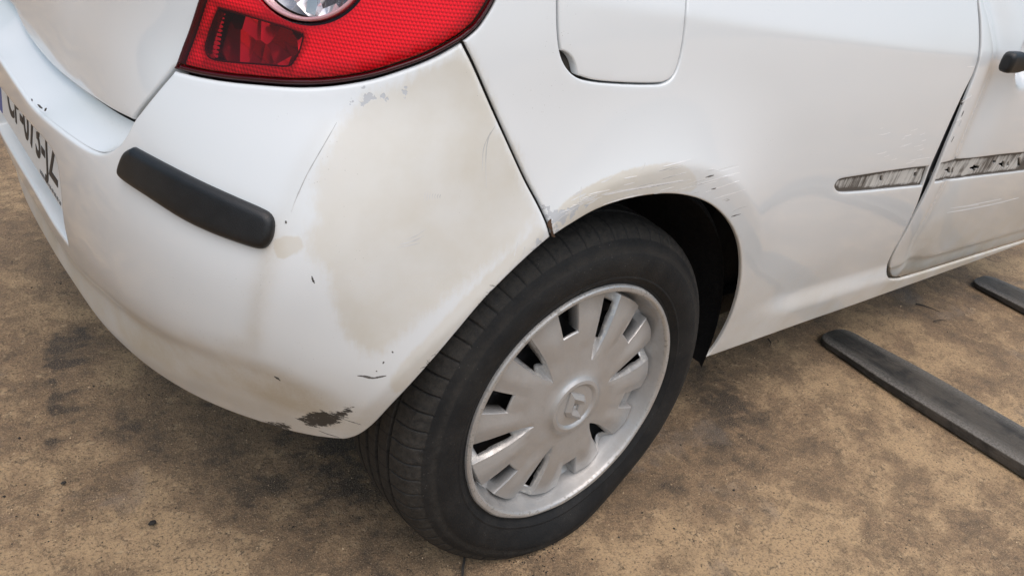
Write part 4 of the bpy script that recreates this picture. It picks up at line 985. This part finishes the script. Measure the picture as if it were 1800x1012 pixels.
# a thin open joint in the concrete, two twigs and a black pebble
def strip(name, a, b, w, z, mat, par):
    A, B = gpos([a])[0], gpos([b])[0]; t = (B-A)/np.linalg.norm(B-A); nn = np.array([-t[1], t[0]]); n = 14; V = []
    rg = np.random.RandomState(2)
    for i in range(n):
        p = A+(B-A)*i/(n-1)+nn*rg.uniform(-.0008, .0008); ww = w*rg.uniform(.6, 1.2)
        V += [(*(p+nn*ww/2), z), (*(p-nn*ww/2), z), (*p, z-0.003)]
    F = []
    for i in range(n-1): F += [(3*i, 3*i+1, 3*i+4, 3*i+3)]
    return mesh_obj(name, V, F, mat, par)
j = strip('concrete_joint', (819, 962), (808, 1040), 0.0045, 0.004, CRUMB, ground); j['kind'] = 'structure'
def twig(a, b, r, label):
    A, B = gpos([a])[0], gpos([b])[0]; n = 9; V = []; rg = np.random.RandomState(int(a[0])); t = (B-A)/np.linalg.norm(B-A); nn = np.array([-t[1], t[0]])
    for i in range(n):
        u = i/(n-1); p = A+(B-A)*u+nn*(0.004*math.sin(u*4)+rg.uniform(-.0008, .0008)); rr_ = r*(1-.6*u)*rg.uniform(.8, 1.2)
        for k in range(6): V.append((p[0]+nn[0]*rr_*math.cos(k*math.pi/3), p[1]+nn[1]*rr_*math.cos(k*math.pi/3), 0.004+r+rr_*math.sin(k*math.pi/3)))
    F = [(i*6+k, i*6+(k+1) % 6, (i+1)*6+(k+1) % 6, (i+1)*6+k) for i in range(n-1) for k in range(6)]+[tuple(range(6)), tuple((n-1)*6+k for k in range(6))]
    return tag(mesh_obj('twig', V, F, CRUMB, None, sharp=60), label, 'twig')
twig((1608, 537), (1650, 550), .0022, 'thin dark twig on the concrete between the two steel forks')
twig((1640, 568), (1662, 565), .0014, 'short dark splinter on the concrete between the two steel forks')
twig((1348, 598), (1354, 612), .0014, 'tiny dark splinter on the concrete below the white sill')
def pebble(px, r, label):
    g = gpos([px])[0]; V = []; F = []; n, m_ = 10, 6; rg = np.random.RandomState(4)
    for i in range(m_+1):
        for k in range(n):
            a, b = math.pi*i/m_, 2*math.pi*k/n; q = r*rg.uniform(.8, 1.15)
            V.append((g[0]+1.2*q*math.sin(a)*math.cos(b), g[1]+.8*q*math.sin(a)*math.sin(b), 0.003+r*.5+.5*q*math.cos(a)))
    F = [(i*n+k, i*n+(k+1) % n, (i+1)*n+(k+1) % n, (i+1)*n+k) for i in range(m_) for k in range(n)]
    return tag(mesh_obj('pebble', V, F, CRUMB, None), label, 'pebble')
pebble((268, 923), .0055, 'black pebble lying alone on the tan concrete behind the bumper')
pebble((112, 852), .0038, 'small dark pebble on the stained concrete behind the bumper')

def sand():
    rg = np.random.RandomState(8); V = []; F = []
    for i in range(1600):
        g = gpos([(rg.uniform(-20, 1820), rg.uniform(430, 1020))])[0]; r = rg.choice([.0010, .0015, .0022], p=[.55, .35, .1]); b = len(V)
        for v in ((1, 0, 0), (0, 1, 0), (-1, 0, 0), (0, -1, 0), (0, 0, 1)):
            V.append((g[0]+v[0]*r*rg.uniform(.6, 1.3), g[1]+v[1]*r*rg.uniform(.6, 1.3), .0005+v[2]*r*rg.uniform(.6, 1.1)))
        F += [(b, b+1, b+4), (b+1, b+2, b+4), (b+2, b+3, b+4), (b+3, b, b+4)]
    return mesh_obj('sand', V, F, SANDM, None, smooth=False)
SANDM = mat_simple('pale_sand_grain', (0.50, 0.37, 0.23), 0.9, var=0.5)
tag(sand(), 'pale sand grains scattered over the concrete', 'sand', kind='stuff')
